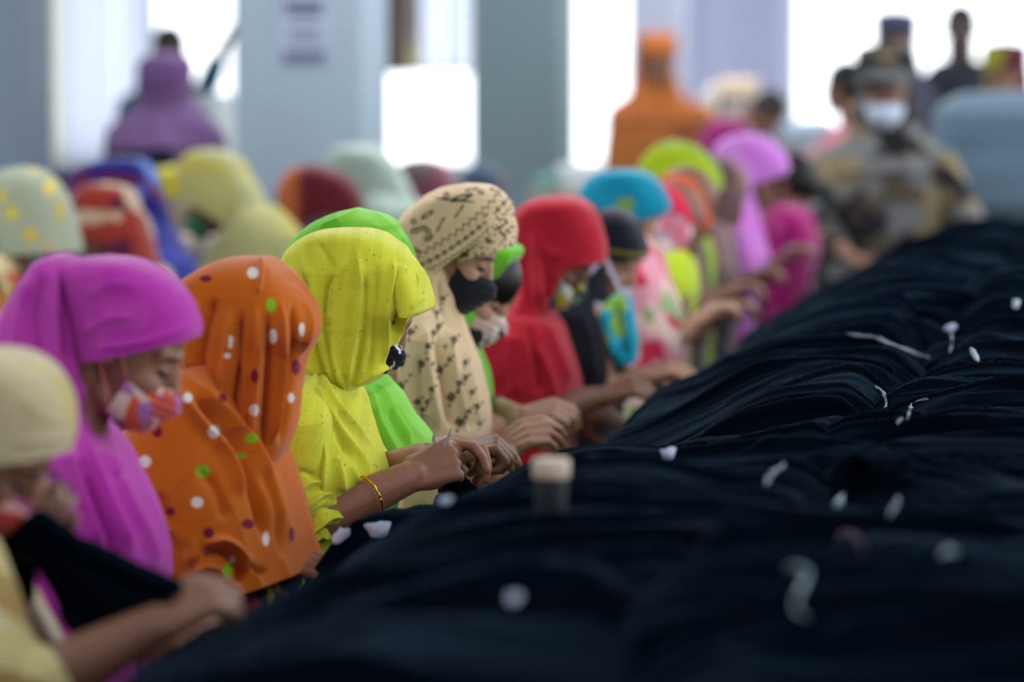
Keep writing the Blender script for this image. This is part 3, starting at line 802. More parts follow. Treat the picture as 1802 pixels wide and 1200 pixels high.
hd = loft(p, [(430, 450), (392, 455), (348, 478), (314, 503), (294, 555), (302, 630), (340, 700), (395, 750), (440, 800)], [(430, 450), (470, 456), (508, 484), (534, 515), (553, 556), (556, 588), (536, 622), (526, 665), (522, 720), (510, 775), (488, 818)],
          [(0, .09), (.3, .102), (.6, .095), (.85, .07), (1, .04)], v0=.22, nu=400, nv=420, n=2.5, noise=.005,
          creases=[([(455, 452), (458, 480), (453, 520)], 4, 7), ([(405, 540), (400, 620), (385, 700), (385, 760)], 7, 11), ([(425, 540), (420, 640), (410, 720), (420, 790)], 6, -11), ([(450, 530), (455, 620), (448, 700), (445, 790)], 6, 10),
                   ([(470, 540), (472, 640), (465, 730), (460, 800)], 5, -10), ([(492, 520), (498, 600), (490, 700), (478, 790)], 6, 10), ([(515, 520), (518, 600), (508, 700), (492, 790)], 5, -9), ([(380, 520), (360, 600), (350, 670)], 8, -9), ([(350, 520), (335, 600), (335, 660)], 9, 9), ([(532, 520), (545, 570), (528, 630)], 4, 7)])
to = loft(p, [(400, 620), (330, 650), (270, 715), (232, 785), (230, 870), (268, 955), (310, 1020), (352, 1060)], [(400, 620), (445, 690), (480, 790), (503, 860), (518, 920), (530, 965), (541, 1003)], [(0, .1), (.2, .18), (.6, .205), (1, .20)], v0=.12, nu=420, nv=420, n=2.3, folds=[(11, .007, .4, 1)],
          creases=[([(318, 650), (350, 690), (400, 735), (450, 800), (478, 880), (500, 960)], 9, 14), ([(330, 690), (380, 740), (425, 800), (450, 880), (470, 960)], 7, -13), ([(310, 680), (350, 740), (400, 800), (430, 880)], 10, 11), ([(470, 800), (490, 880), (515, 960)], 7, 10), ([(455, 820), (480, 900), (500, 990)], 5, -9),
                   ([(355, 960), (390, 952), (425, 975), (440, 1010)], 7, 13), ([(350, 975), (390, 972), (420, 1000), (420, 1030)], 6, -13), ([(340, 1000), (380, 1005), (410, 1040)], 8, 11), ([(260, 900), (320, 950), (350, 1000)], 12, 9), ([(430, 990), (450, 1000), (470, 1010)], 5, -9), ([(345, 820), (380, 860), (400, 920)], 10, -7), ([(280, 860), (300, 930), (340, 980)], 10, -7)])
cloth_obj(p, 'headscarf', [hd], cf); cloth_obj(p, 'shawl', [to], cf)
t2 = loft(p, [(400, 760), (300, 850), (290, 1000), (320, 1120), (330, 1400)], [(400, 760), (470, 880), (500, 1000), (505, 1060), (500, 1120), (480, 1400)], [(0, .1), (.2, .16), (1, .19)], v0=.1)
cloth_obj(p, 'tunic', [t2], lambda px, py, V: floral(px, py, V, (22, 24, 52), [(190, 170, 60), (150, 40, 60)], 40, .70, 3), label='dark navy printed tunic')

# ---------------------------------------------------------------- 4 yellow
p = Pn('person', 6.0, 648, 525, 0, 'woman in a thin yellow headscarf and rolled yellow sleeves, gold bangle on her wrist', hs=.84)
M, c = p.head(655, 524, 40); pr, hp = core(p, M, c, w=.12)
pr += head_prims(M, c)
curls = ((62, 85, 50), (68, 88, 50), (74, 90, 50), (80, 88, 45))
pr += arm(p, (548, 730, .08), (560, 915, .15), (715, 842, .07), (780, 815, .045), (.15, -.85, .5), 1, curls, 1.0, (.036, .036, .027), (.85, .25, -.6), fat=1.05, open_=True)
pr += arm(p, (560, 720, -.15), (620, 860, -.13), (738, 808, -.05), (806, 782, -.03), (-.1, .1, 1), -1, ((30, 45, 30), (35, 60, 30), (45, 65, 35), (55, 65, 35)), 1.0, (.045, .04, .027))
body(p, pr, SKIN, .003, 4); legs(p, hp, (150, 150, 40))
YE = (220, 220, 60)
def cf(px, py, V):
    q = np.tile(lin(YE), (len(px), 1)); k = np.sin(px * .155 + py * .012) > .35; q = mix(q, (196, 200, 46), .4 * k)
    k = np.sin(py * .17 - px * .03) > .75; q = mix(q, (226, 222, 70), .35 * k)
    sp = vn(px * .23, py * .23, 5) > .965
    return mix(q, (110, 90, 20), .8 * sp)
hd = loft(p, [(600, 403), (556, 407), (520, 428), (500, 455), (490, 500), (487, 560), (500, 620), (545, 665), (588, 700)], [(600, 403), (660, 408), (702, 431), (734, 468), (748, 505), (752, 540), (726, 560), (706, 584), (693, 615), (684, 650), (662, 672), (628, 686), (612, 702)],
          [(0, .09), (.35, .103), (.6, .095), (.8, .075), (1, .035)], v0=.2, nu=300, nv=320, n=2.5, noise=.004,
          creases=[([(616, 448), (592, 490), (584, 525), (580, 583), (592, 642), (609, 693)], 4.5, 9), ([(606, 470), (580, 500), (574, 560), (584, 640)], 5, -6), ([(530, 437), (548, 496), (554, 554), (574, 627), (590, 690)], 5, 8), ([(538, 470), (543, 540), (560, 620), (580, 680)], 5, -6),
                   ([(624, 426), (635, 496), (627, 572), (615, 642), (612, 690)], 5, 6), ([(640, 470), (642, 560), (630, 640), (620, 690)], 6, -6), ([(692, 450), (690, 490), (682, 540), (678, 600), (674, 645)], 4.5, 7), ([(735, 470), (722, 525), (703, 578), (686, 628)], 4, 8), ([(726, 480), (708, 540), (690, 590)], 5, -7),
                   ([(560, 425), (580, 460), (595, 480)], 5, -4), ([(665, 460), (660, 540), (655, 620), (640, 670)], 7, -5), ([(510, 460), (512, 540), (530, 620), (560, 670)], 6, 6), ([(690, 640), (650, 660), (620, 676)], 4, 6), ([(722, 548), (738, 545), (752, 536)], 4, 4)])
br = loft(p, [(700, 440), (690, 480), (700, 530), (716, 553)], [(700, 440), (738, 476), (753, 510), (758, 540), (745, 551)], [(0, .05), (.5, .085), (1, .088)], v0=.3, nu=90, nv=80, creases=[([(722, 545), (735, 530), (752, 522)], 4, 3)])
sh = loft(p, [(585, 650), (540, 655), (505, 700), (490, 780), (488, 860), (500, 960), (520, 1150)], [(585, 650), (625, 690), (644, 745), (660, 790), (680, 830), (655, 870), (620, 940), (600, 1150)], [(0, .08), (.15, .16), (.4, .19), (1, .19)], v0=.1, nu=300, nv=300, n=2.3,
          creases=[([(560, 650), (583, 705), (630, 760), (668, 795)], 6, 10), ([(545, 670), (577, 720), (600, 760), (637, 815), (655, 850)], 6, 9), ([(560, 690), (590, 750), (620, 810)], 6, -8), ([(527, 717), (556, 760), (568, 810), (566, 870)], 6, 10), ([(540, 760), (548, 820), (545, 880)], 7, -7), ([(590, 800), (600, 840), (605, 868)], 6, 6), ([(615, 820), (632, 850)], 5, 5), ([(500, 740), (530, 800), (540, 860)], 7, 6), ([(600, 700), (625, 740), (650, 790)], 5, -6)])
sl = loft(p, [(545, 660), (500, 710), (485, 800), (490, 890), (506, 950), (532, 966)], [(545, 660), (585, 720), (588, 800), (588, 850), (602, 880), (605, 910), (592, 938)], [(0, .05), (.3, .07), (.75, .074), (1, .056)], T=[(0, .08), (.3, .14), (1, .155)], v0=.15, nu=180, nv=200, n=2.2,
          creases=[([(596, 880), (570, 872), (545, 890), (515, 915)], 4, 8), ([(600, 897), (575, 892), (550, 910), (520, 940)], 4, -8), ([(602, 910), (578, 912), (550, 935), (530, 955)], 4, 8), ([(592, 925), (570, 935), (545, 958)], 3.5, -7), ([(590, 938), (568, 950)], 3.5, 6), ([(575, 850), (545, 850), (515, 880)], 5, 6), ([(560, 840), (530, 830), (508, 850)], 5, -5), ([(590, 868), (592, 900), (590, 935)], 3, 6)], noise=.01)
cloth_obj(p, 'headscarf', [hd, br], cf, thick=.002)
cloth_obj(p, 'shawl', [sh], cf, thick=.002); cloth_obj(p, 'sleeve', [sl], cf, thick=.0025)
mask_obj(p, M, c, lambda px, py, V: floral(px, py, V, (16, 18, 26), [(235, 235, 240)], 95, .60, 2), label='black and white printed mask', lc=(30, 30, 34))
# bangle around the near forearm
wp = p.S(648, 873, .115); dv = p.S(715, 840, .07) - p.S(590, 905, .17); dv /= np.linalg.norm(dv)
u = np.cross(dv, [0, 0, 1]); u /= np.linalg.norm(u); v_ = np.cross(dv, u)
ring = [wp + .034 * (math.cos(a) * u + math.sin(a) * v_) for a in np.linspace(0, 2 * math.pi, 26)]
obj('bangle', *tube(ring, .0022, 8, 60), GOLD, p.root)
# thread snips held in her hands
def snips(p, tips, base, handle, t, label, m=STEEL):
    q = p.S(*base, t); r = empty('thread_snips', q, label, 'snips')
    for (x0, y0), (x1, y1), bend in tips:
        a = resample([p.S(x0, y0, t), p.S((x0 + x1) / 2 + bend, (y0 + y1) / 2, t), p.S(x1, y1, t)], 14)
        wd = np.linspace(.0085, .0008, 14) * np.r_[.7, np.ones(13)]; th = .0012
        side = np.cross(a[-1] - a[0], p.n); side /= np.linalg.norm(side); V = []
        for k in range(14):
            for sx, sy in ((-1, -1), (1, -1), (1, 1), (-1, 1)): V.append(a[k] + side * wd[k] * sx * .6 + p.n * th * sy)
        Fc = grid_faces(14, 4, True) + [(0, 1, 2, 3), (55, 54, 53, 52)]
        obj('blade', np.array(V), Fc, m, r, smooth=False)
    obj('handle', *tube([p.S(x, y, t) for x, y in handle], .0035, 8, 40), DARKSTEEL, r)
snips(p, [((768, 786), (769, 755), -5), ((777, 787), (794, 752), 4)], (772, 790), [(772, 792), (778, 815), (790, 845), (800, 862), (814, 850), (812, 822), (798, 800), (779, 792)], .040, 'steel thread snips, blades pointing up, held in the yellow woman\'s near hand')
# little bit of black garment pinched in the hands
g1 = loft(p, [(788, 800), (780, 830), (776, 862), (760, 900)], [(795, 800), (806, 825), (822, 850), (850, 880)], [(0, .008), (.5, .02), (1, .05)], T=.03, v0=0, nu=60, nv=60, folds=[(9, .012, 0, .5)])
obj('black_garment', g1.reshape(-1, 3), grid_faces(60, 60, True), BLK, label='end of a black garment pinched in the yellow woman\'s hands', cat='garment', solid=.002)

# ---------------------------------------------------------------- 5 lime green behind yellow
p = Pn('person', 6.45, 630, 480, 0, 'woman in a lime green scarf, mostly hidden behind the yellow one', hs=.84)
M, c = p.head(625, 490, 40); pr, hp = core(p, M, c, w=.11)
pr += head_prims(M, c)
pr += arm(p, (590, 700, .14), (690, 840, .10), (795, 800, .03), (835, 790, .02), (0, -.3, 1), 1, ((60, 80, 45),) * 4, .95)
pr += arm(p, (590, 700, -.14), (690, 830, -.14), (790, 790, -.10), (850, 780, -.08), (0, 0, 1), -1, (30, 40, 30))
body(p, pr, SKIN2, .004); legs(p, hp, (90, 140, 40))
GN = (112, 192, 42)
def cf(px, py, V):
    q = np.tile(lin(GN), (len(px), 1)); return mix(q, (170, 236, 90), .35 * (fbm(V[:, 0] * 10, V[:, 2] * 10, 3) > .55))
hd = loft(p, [(632, 365), (590, 372), (545, 395), (510, 430), (495, 475), (490, 560), (520, 650)], [(632, 365), (665, 375), (692, 387), (704, 405), (727, 444), (735, 520), (700, 600), (640, 670)], [(0, .085), (.4, .10), (1, .06)], v0=.25, noise=.008,
          creases=[([(640, 366), (600, 385), (560, 400)], 4, 4), ([(700, 388), (690, 400), (650, 400)], 5, 4), ([(655, 370), (700, 410), (722, 445)], 6, 3)])
to = loft(p, [(600, 640), (560, 680), (540, 800), (560, 1100)], [(600, 640), (660, 655), (690, 685), (722, 735), (758, 783), (735, 800), (700, 830), (660, 1100)], [(0, .08), (.2, .16), (1, .18)], v0=.1, nu=220, nv=220,
          creases=[([(645, 680), (665, 740), (690, 790), (700, 815)], 6, 9), ([(660, 670), (690, 730), (725, 785)], 6, 10), ([(655, 720), (675, 780), (690, 820)], 4, -9), ([(690, 700), (720, 750), (750, 780)], 5, 7), ([(680, 720), (705, 765), (728, 795)], 4, -8)])
cloth_obj(p, 'headscarf', [hd], cf); cloth_obj(p, 'shawl', [to], cf)
snips(p, [((800, 790), (806, 766), -2), ((808, 790), (811, 768), 2)], (803, 792), [(802, 792), (806, 810), (815, 830), (824, 815), (808, 792)], .03, 'dark snips half hidden behind the hand of the lime green woman', DARKSTEEL)

# ---------------------------------------------------------------- 6 beige printed scarf
p = Pn('person', 7.0, 804, 420, 0, 'woman in a beige headscarf with black floral print and dark mask')
M, c = p.head(806, 421, 33); pr, hp = core(p, M, c, w=.12)
pr += head_prims(M, c)
pr += arm(p, (730, 600, .15), (770, 780, .16), (862, 800, .04), (925, 764, .02), (.2, -.5, .85), 1, (28, 35, 25))
pr += arm(p, (730, 600, -.15), (780, 760, -.12), (850, 840, -.03), (880, 850, -.02), (0, -.4, .9), -1, (40, 50, 30))
body(p, pr, SKIN3, .0035); face_bits(p, M, c); legs(p, hp, (150, 130, 100))
BE = lin((222, 192, 152)); DK = (26, 22, 24)
FL = [(722, 584, 7), (772, 574, 5), (753, 610, 6), (763, 586, 5), (709, 633, 6), (742, 640, 7), (799, 597, 6), (774, 651, 7), (791, 632, 5), (819, 638, 5), (705, 679, 7), (760, 685, 5), (809, 674, 6), (794, 699, 8), (820, 665, 5), (840, 715, 6), (735, 707, 6), (752, 707, 5),
      (744, 721, 5), (808, 743, 8), (824, 724, 5), (716, 548, 5), (780, 525, 5), (770, 550, 4), (785, 470, 4), (730, 530, 5), (700, 600, 4), (690, 650, 5), (830, 690, 5), (845, 745, 5), (775, 780, 7), (810, 800, 6), (730, 790, 6), (762, 640, 3), (690, 720, 6), (783, 610, 3), (722, 660, 3)]
def flowers(px, py, q):
    w = (vn(px * .45, py * .45, 4) - .5) * 5.0
    for i, (x, y, r) in enumerate(FL):
        r = r * 1.3
        d = np.hypot(px - x, py - y); a = np.arctan2(py - y, px - x)
        k = 1 - sm(.75, 1.05, d / (r * (.72 + .25 * np.abs(np.cos(a * 2 + i)))) + w * .12)
        d2 = np.hypot(px - x - r * 1.1, py - y + r * .9); k = np.maximum(k, 1 - sm(.7, 1.1, d2 / (r * .38)))
        d3 = np.hypot((px - x + r * .3) * 1.8, py - y - r * 1.4); k = np.maximum(k, .9 * (1 - sm(.7, 1.1, d3 / (r * .5))))
        q = mix(q, DK, .85 * k)
    d = np.hypot(px - 748, py - 748); a = np.arctan2(py - 748, px - 748)
    k = (np.abs(np.sin(d * .42 + .6 * np.sin(a * 5))) < .42) & (d < 21)
    return mix(q, DK, .85 * k)
def cf(px, py, V): return flowers(px, py, np.tile(BE, (len(px), 1)))
A0, A1 = np.array([752., 492.]), np.array([897., 388.]); dl = (A1 - A0) / np.linalg.norm(A1 - A0)
def capcol(px, py, V):
    q = np.tile(BE, (len(px), 1)); s = (px - A0[0]) * dl[0] + (py - A0[1]) * dl[1]; e = (px - A0[0]) * dl[1] - (py - A0[1]) * dl[0]
    e = e + 22 * (s / 178) * (1 - s / 178) * 1.6        # rim bows slightly
    q = mix(q, DK, 1.0 * ((e < 4)))
    k = np.abs(e - 15 - 2 * np.sin(s * .55)) < 1.6; q = mix(q, DK, .75 * k)
    k = (np.hypot((np.mod(s, 15) - 7.5), (e - 29)) + 1.5 * np.cos(np.arctan2(e - 29, np.mod(s, 15) - 7.5) * 5)) < 4.6; q = mix(q, DK, .85 * k)
    k = np.hypot((np.mod(s + 7.5, 15) - 7.5) * .9, (e - 29) * .9) < 1.8; q = mix(q, DK, .7 * k)
    k = np.abs(e - 47 - 3.2 * np.sin(s * .42)) < 2.0; q = mix(q, DK, .8 * k)
    k = np.abs(e - 39) < .7; q = mix(q, DK, .5 * k)
    for (x, y, rx, ry, an) in ((812, 348, 20, 5, -.3), (800, 352, 34, 2.2, .1), (846, 338, 6, 4, .3), (785, 345, 5, 7, .4), (752, 378, 13, 4, -.6), (728, 390, 5, 5, 0), (830, 333, 12, 2.5, -.2), (775, 395, 3, 14, .5), (808, 372, 2.5, 14, .6), (730, 440, 9, 4, .3), (870, 335, 9, 3, .4)):
        u = (px - x) * math.cos(an) + (py - y) * math.sin(an); w = -(px - x) * math.sin(an) + (py - y) * math.cos(an)
        k = np.abs(np.hypot(u / rx, w / ry) - .75) < .33; q = mix(q, DK, .85 * k)
    for (x, y, r) in ((742, 412, 17), (742, 412, 10)):
        a = np.arctan2(py - y, px - x); k = (np.abs(np.hypot(px - x, (py - y) * 1.3) - r - 1.5 * np.sin(a * 4)) < 2.2) & (a < 1.2); q = mix(q, DK, .9 * k)
    return q
cap = loft(p, [(822, 321), (772, 333), (728, 364), (702, 394), (700, 430), (722, 466), (754, 493)], [(822, 321), (862, 326), (890, 345), (902, 368), (898, 392)], [(0, .085), (.4, .10), (1, .098)], v0=.4, nu=420, nv=420, creases=[([(720, 440), (780, 400), (850, 360)], 6, 2), ([(740, 470), (800, 430), (880, 380)], 5, 2)])
un = loft(p, [(850, 345), (815, 385), (800, 430), (800, 462)], [(850, 345), (890, 365), (907, 398), (905, 432)], [(0, .07), (.5, .088), (1, .086)], v0=.3, nu=200, nv=140)
cloth_obj(p, 'headscarf', [cap], capcol)
cloth_obj(p, 'under_scarf', [un], lambda px, py, V: mix(np.tile(BE, (len(px), 1)), DK, .8 * (vn(px * .22, py * .22, 8) > .64)))
nw = loft(p, [(755, 440), (735, 480), (738, 540), (735, 600), (730, 640)], [(755, 440), (798, 478), (803, 540), (822, 600), (838, 650)], [(0, .07), (.4, .088), (1, .13)], v0=.15, n=3, nu=300, nv=260, creases=[([(790, 480), (795, 540), (815, 600), (830, 650)], 5, 8), ([(775, 480), (780, 550), (800, 620)], 5, -8), ([(762, 480), (765, 550), (782, 620)], 6, 8), ([(750, 500), (748, 560), (760, 620)], 5, -7)])
to = loft(p, [(770, 500), (730, 530), (702, 575), (684, 630), (680, 720), (690, 800), (700, 1000)], [(770, 500), (812, 580), (836, 635), (848, 680), (856, 735), (850, 780), (828, 850), (820, 1000)], [(0, .09), (.2, .17), (.6, .19), (1, .19)], v0=.12, nu=520, nv=520, n=2.3, folds=[(10, .006, .4, 1)],
          creases=[([(745, 560), (755, 650), (775, 760)], 8, 9), ([(785, 570), (795, 650), (820, 760)], 6, 11), ([(770, 580), (780, 660), (795, 760)], 6, -12), ([(810, 600), (830, 680), (842, 750)], 6, 8), ([(812, 650), (822, 720), (828, 760)], 5, -8), ([(715, 600), (712, 680), (720, 760)], 10, 7), ([(735, 620), (735, 700), (750, 780)], 6, -7)])
cloth_obj(p, 'shawl', [nw, to], cf)
mask_obj(p, M, c, lambda px, py, V: np.tile(lin((24, 26, 34)), (len(px), 1)), lc=(20, 22, 30), label='plain black cloth mask', big=1.05)
V, Fc = remesh([ell(c + M @ np.array((-.012, 0, .036)), (.094, .078, .078), M)], .006, 3)
obj('hair', V, Fc, HAIR, p.root)

# ---------------------------------------------------------------- 7 bright green band
p = Pn('person', 7.45, 831, 485, -4, 'woman whose bright green scarf edge shows behind the beige one')
M, c = p.head(838, 490, 36); pr, hp = core(p, M, c, w=.11)
pr += head_prims(M, c)
pr += arm(p, (800, 660, .14), (830, 770, .14), (905, 735, .03), (968, 722, .02), (.1, -.4, .9), 1, (38, 60, 40), 1.0)
pr += arm(p, (800, 660, -.14), (820, 760, -.14), (900, 730, -.07), (950, 735, -.06), (0, -.2, 1), -1, (40, 50, 30))
body(p, pr, SKIN3, .004); face_bits(p, M, c); legs(p, hp, (90, 140, 40))
V, Fc = remesh([ell(c + M @ np.array((.002, 0, .035)), (.094, .080, .082), M)], .006, 3)
obj('hair', V, Fc, HAIR, p.root)
def cf(px, py, V): return np.tile(lin((104, 182, 34)), (len(px), 1))
hd = loft(p, [(868, 418), (815, 425), (785, 470), (775, 550), (785, 640)], [(868, 418), (898, 428), (915, 446), (884, 488), (857, 530), (840, 575), (815, 610)], [(0, .085), (.35, .10), (.7, .098), (1, .1)], v0=.25, n=3, creases=[([(905, 440), (870, 490), (845, 540), (828, 585)], 4, 5)])
to = loft(p, [(810, 580), (780, 620), (770, 720), (780, 1000)], [(810, 580), (834, 625), (849, 675), (852, 720), (845, 780), (830, 1000)], [(0, .1), (.2, .16), (1, .18)], v0=.12)
cloth_obj(p, 'headscarf', [hd], cf); cloth_obj(p, 'shawl', [to], cf)
sl = loft(p, [(850, 700), (850, 735), (858, 765)], [(880, 700), (906, 712), (912, 752)], [(0, .035), (1, .032)], T=.05, v0=0, nu=60, nv=40)
cloth_obj(p, 'sleeve', [sl], lambda px, py, V: floral(px, py, V, (150, 128, 92), [(90, 130, 50)], 30, .55, 3), label='pale olive patterned cuff')
mask_obj(p, M, c, lambda px, py, V: floral(px, py, V, (205, 180, 170), [(235, 232, 228), (40, 40, 50)], 46, .58, 5), label='pale printed mask with dark spots')

# ---------------------------------------------------------------- 8 red
p = Pn('person', 8.1, 985, 435, 0, 'woman in a plain crimson red headscarf and shawl')
M, c = p.head(990, 432, 44); pr, hp = core(p, M, c, w=.12)
pr += head_prims(M, c)
pr += arm(p, (920, 600, .15), (950, 730, .16), (1050, 700, .05), (1110, 682, .03), (0, -.4, 1), 1, (35, 50, 30))
pr += arm(p, (920, 600, -.15), (960, 700, -.13), (1010, 740, -.03), (1070, 735, -.02), (0, -.3, 1), -1, (35, 50, 30))
body(p, pr, SKIN2, .0045); face_bits(p, M, c); legs(p, hp, (90, 20, 30))
RD = (174, 26, 44)
def cf(px, py, V): return np.tile(lin(RD), (len(px), 1))
cap = loft(p, [(985, 342), (940, 351), (911, 371), (903, 420), (914, 480)], [(985, 342), (1028, 352), (1055, 387), (1068, 430), (1067, 460)], [(0, .088), (.4, .10), (1, .098)], v0=.4, noise=.005, creases=[([(1010, 465), (1040, 462), (1066, 450)], 5, 3), ([(935, 400), (960, 440), (1000, 455)], 9, 3)])
dr = loft(p, [(945, 352), (906, 385), (904, 450), (916, 510), (895, 560), (850, 600)], [(945, 352), (995, 390), (1006, 462), (988, 500), (968, 540), (966, 580), (976, 620)], [(0, .09), (.4, .10), (.8, .13), (1, .16)], v0=.12, n=2.8, creases=[([(935, 400), (945, 470), (955, 540), (975, 600)], 6, 9), ([(950, 420), (962, 480), (960, 540)], 5, -8), ([(975, 430), (980, 480), (965, 530)], 5, 7), ([(920, 440), (928, 500), (930, 560)], 7, -6)])
to = loft(p, [(930, 530), (880, 550), (832, 588), (815, 640), (830, 695), (845, 760), (860, 950)], [(930, 530), (978, 560), (998, 605), (1014, 650), (1022, 690), (1012, 740), (990, 950)], [(0, .1), (.2, .17), (1, .19)], v0=.12, folds=[(9, .006, .4, 1)], creases=[([(955, 560), (980, 620), (1005, 680)], 7, 10), ([(930, 570), (945, 640), (950, 700)], 8, -9), ([(900, 580), (900, 640), (910, 700)], 10, 7), ([(940, 600), (965, 660), (980, 715)], 6, 8)])
cloth_obj(p, 'headscarf', [cap, dr], cf); cloth_obj(p, 'shawl', [to], cf)
mask_obj(p, M, c, lambda px, py, V: floral(px, py, V, (18, 20, 26), [(90, 150, 130), (220, 225, 220), (190, 180, 40)], 40, .62, 5), label='black mask with pale green and white print', lc=(30, 30, 30))

# ---------------------------------------------------------------- 9 black cap
p = Pn('person', 8.55, 1085, 440, 0, 'woman in a black headscarf with yellow trim, next to the red one', hs=.84)
M, c = p.head(1074, 440, 36); pr, hp = core(p, M, c, w=.11)
pr += head_prims(M, c)
pr += arm(p, (1030, 560, .14), (1060, 700, .14), (1120, 665, .06), (1180, 650, .04), (0, -.3, 1), 1, (30, 40, 30))
pr += arm(p, (1030, 560, -.14), (1070, 680, -.14), (1130, 665, -.08), (1190, 648, -.06), (0, -.3, 1), -1, (30, 40, 30))
body(p, pr, SKIN3, .005); legs(p, hp, (30, 30, 35))
def cf(px, py, V):
    q = np.tile(lin((22, 25, 36)), (len(px), 1)); e = py - (441 + (px - 1075) * .12); return mix(q, (120, 116, 30), .9 * ((e > -2) & (e < 5) & (px > 1050)))
cap = loft(p, [(1085, 364), (1060, 370), (1046, 395), (1046, 430), (1066, 455)], [(1085, 364), (1112, 378), (1132, 410), (1141, 438), (1138, 456)], [(0, .08), (.4, .095), (1, .092)], v0=.4, nu=120, nv=120)
dr = loft(p, [(1055, 370), (1035, 420), (1020, 480), (985, 520), (970, 560)], [(1055, 370), (1070, 430), (1072, 480), (1075, 530), (1085, 560)], [(0, .08), (.5, .1), (1, .15)], v0=.1, nu=100, nv=100)
to = loft(p, [(1050, 480), (1000, 500), (975, 540), (970, 620), (985, 900)], [(1050, 480), (1072, 540), (1090, 600), (1100, 660), (1095, 720), (1080, 900)], [(0, .1), (.2, .17), (1, .18)], v0=.1, nu=100, nv=100, creases=[([(1030, 560), (1040, 620), (1045, 670)], 6, 8), ([(1060, 560), (1075, 620), (1085, 660)], 6, -8)])
cloth_obj(p, 'headscarf', [cap, dr], cf); cloth_obj(p, 'tunic', [to], cf)
# lace edged teal mask cloth hanging from the ear, in front of the throat
tl = loft(p, [(1062, 535), (1046, 565), (1045, 590), (1078, 640)], [(1062, 535), (1105, 505), (1118, 560), (1124, 610), (1118, 640)], [(0, .03), (.4, .05), (1, .045)], T=.07, v0=.15, nu=90, nv=90, creases=[([(1065, 540), (1070, 590), (1085, 635)], 5, 9), ([(1085, 530), (1095, 590), (1105, 635)], 5, -9)])
cloth_obj(p, 'hanging_mask', [tl], lambda px, py, V: floral(px, py, V, (20, 160, 190), [(150, 200, 90), (90, 200, 220)], 24, .66, 6), label='teal patterned cloth mask')
lp = [(1066, 455), (1076, 480), (1092, 515), (1106, 545)]; l2 = [(1060, 458), (1040, 480), (1032, 510), (1046, 560)]; l3 = [(1034, 505), (1045, 532), (1068, 542), (1095, 530), (1106, 508)]
for q, r_ in ((lp, .0045), (l2, .004), (l3, .007)):
    obj('lace_edge', *tube([p.S(x, y, .10) for x, y in q], r_, 8, 30), mat('lace', (200, 195, 215), rough=.9), p.root, label='greyish white lace edge')

# ---------------------------------------------------------------- simpler, blurred women further along
def worker(name_label, d, A, pitch, scarf, torso, scol, tcol, skin, arms=(), mask=None, face=True, Ws=None, Wt=None, vox=.007, legc=(60, 55, 60), cap_v=.35, left=False, yaw=0, lean=-.10, extra=None, hair=False, group=None, hw=1.0, shn='headscarf', ton='tunic'):
    p = Pn('person', d, A[0], A[1], yaw, name_label, left=left, group=group)
    M, c = p.head(A[0], A[1], pitch); pr, hp = core(p, M, c, lean, w=.11)
    pr += head_prims(M, c)
    for a in arms: pr += arm(p, *a)
    body(p, pr, skin, vox, 3)
    if scarf:
        Vs = [loft(p, b, f, Ws or [(0, .085), (.4, .098 * hw), (1, .095 * hw)], v0=cap_v, nu=90, nv=90, n=2.6, noise=.008, folds=[(9, .006, .3, 1)]) for b, f in scarf]
        cloth_obj(p, shn, Vs, scol, BGCLOTH)
    if torso:
        Vt = [loft(p, b, f, Wt or [(0, .1), (.2, .17), (1, .18)], v0=.12, nu=100, nv=100, folds=[(9, .012, .1, .6)], noise=.01) for b, f in torso]
        cloth_obj(p, ton, Vt, tcol, BGCLOTH)
    if mask: mask_obj(p, M, c, mask, loops=False)
    if face and mask: face_bits(p, M, c)
    if hair:
        V, Fc = remesh([ell(c + M @ np.array((-.005, 0, .03)), (.1, .084, .09), M)], .008, 3); obj('hair', V, Fc, HAIR, p.root)
    legs(p, hp, legc)
    return p, M, c
FLR = lambda base, cols, sc=14, thr=.6, seed=1: (lambda px, py, V: floral(px, py, V, base, cols, sc, thr, seed))
# teal scarf, pink floral clothes
worker('woman in a teal blue headscarf above pink floral clothes', 9.1, (1105, 372), 38,
       [([(1098, 295), (1052, 304), (1022, 334), (1016, 370), (1040, 402)], [(1098, 295), (1143, 306), (1170, 336), (1180, 362), (1172, 380)])],
       [([(1130, 395), (1110, 450), (1100, 520), (1095, 600), (1100, 850)], [(1130, 395), (1160, 440), (1180, 500), (1202, 560), (1208, 610), (1190, 700), (1180, 850)])],
       FLR((12, 128, 156), [(110, 140, 60)], 20, .76, 3), FLR((225, 150, 165), [(200, 50, 80), (235, 200, 190), (150, 170, 120)], 15, .62, 5), SKIN3,
       arms=[((1130, 520, .14), (1150, 620, .14), (1215, 575, .04), (1240, 555, .02))])
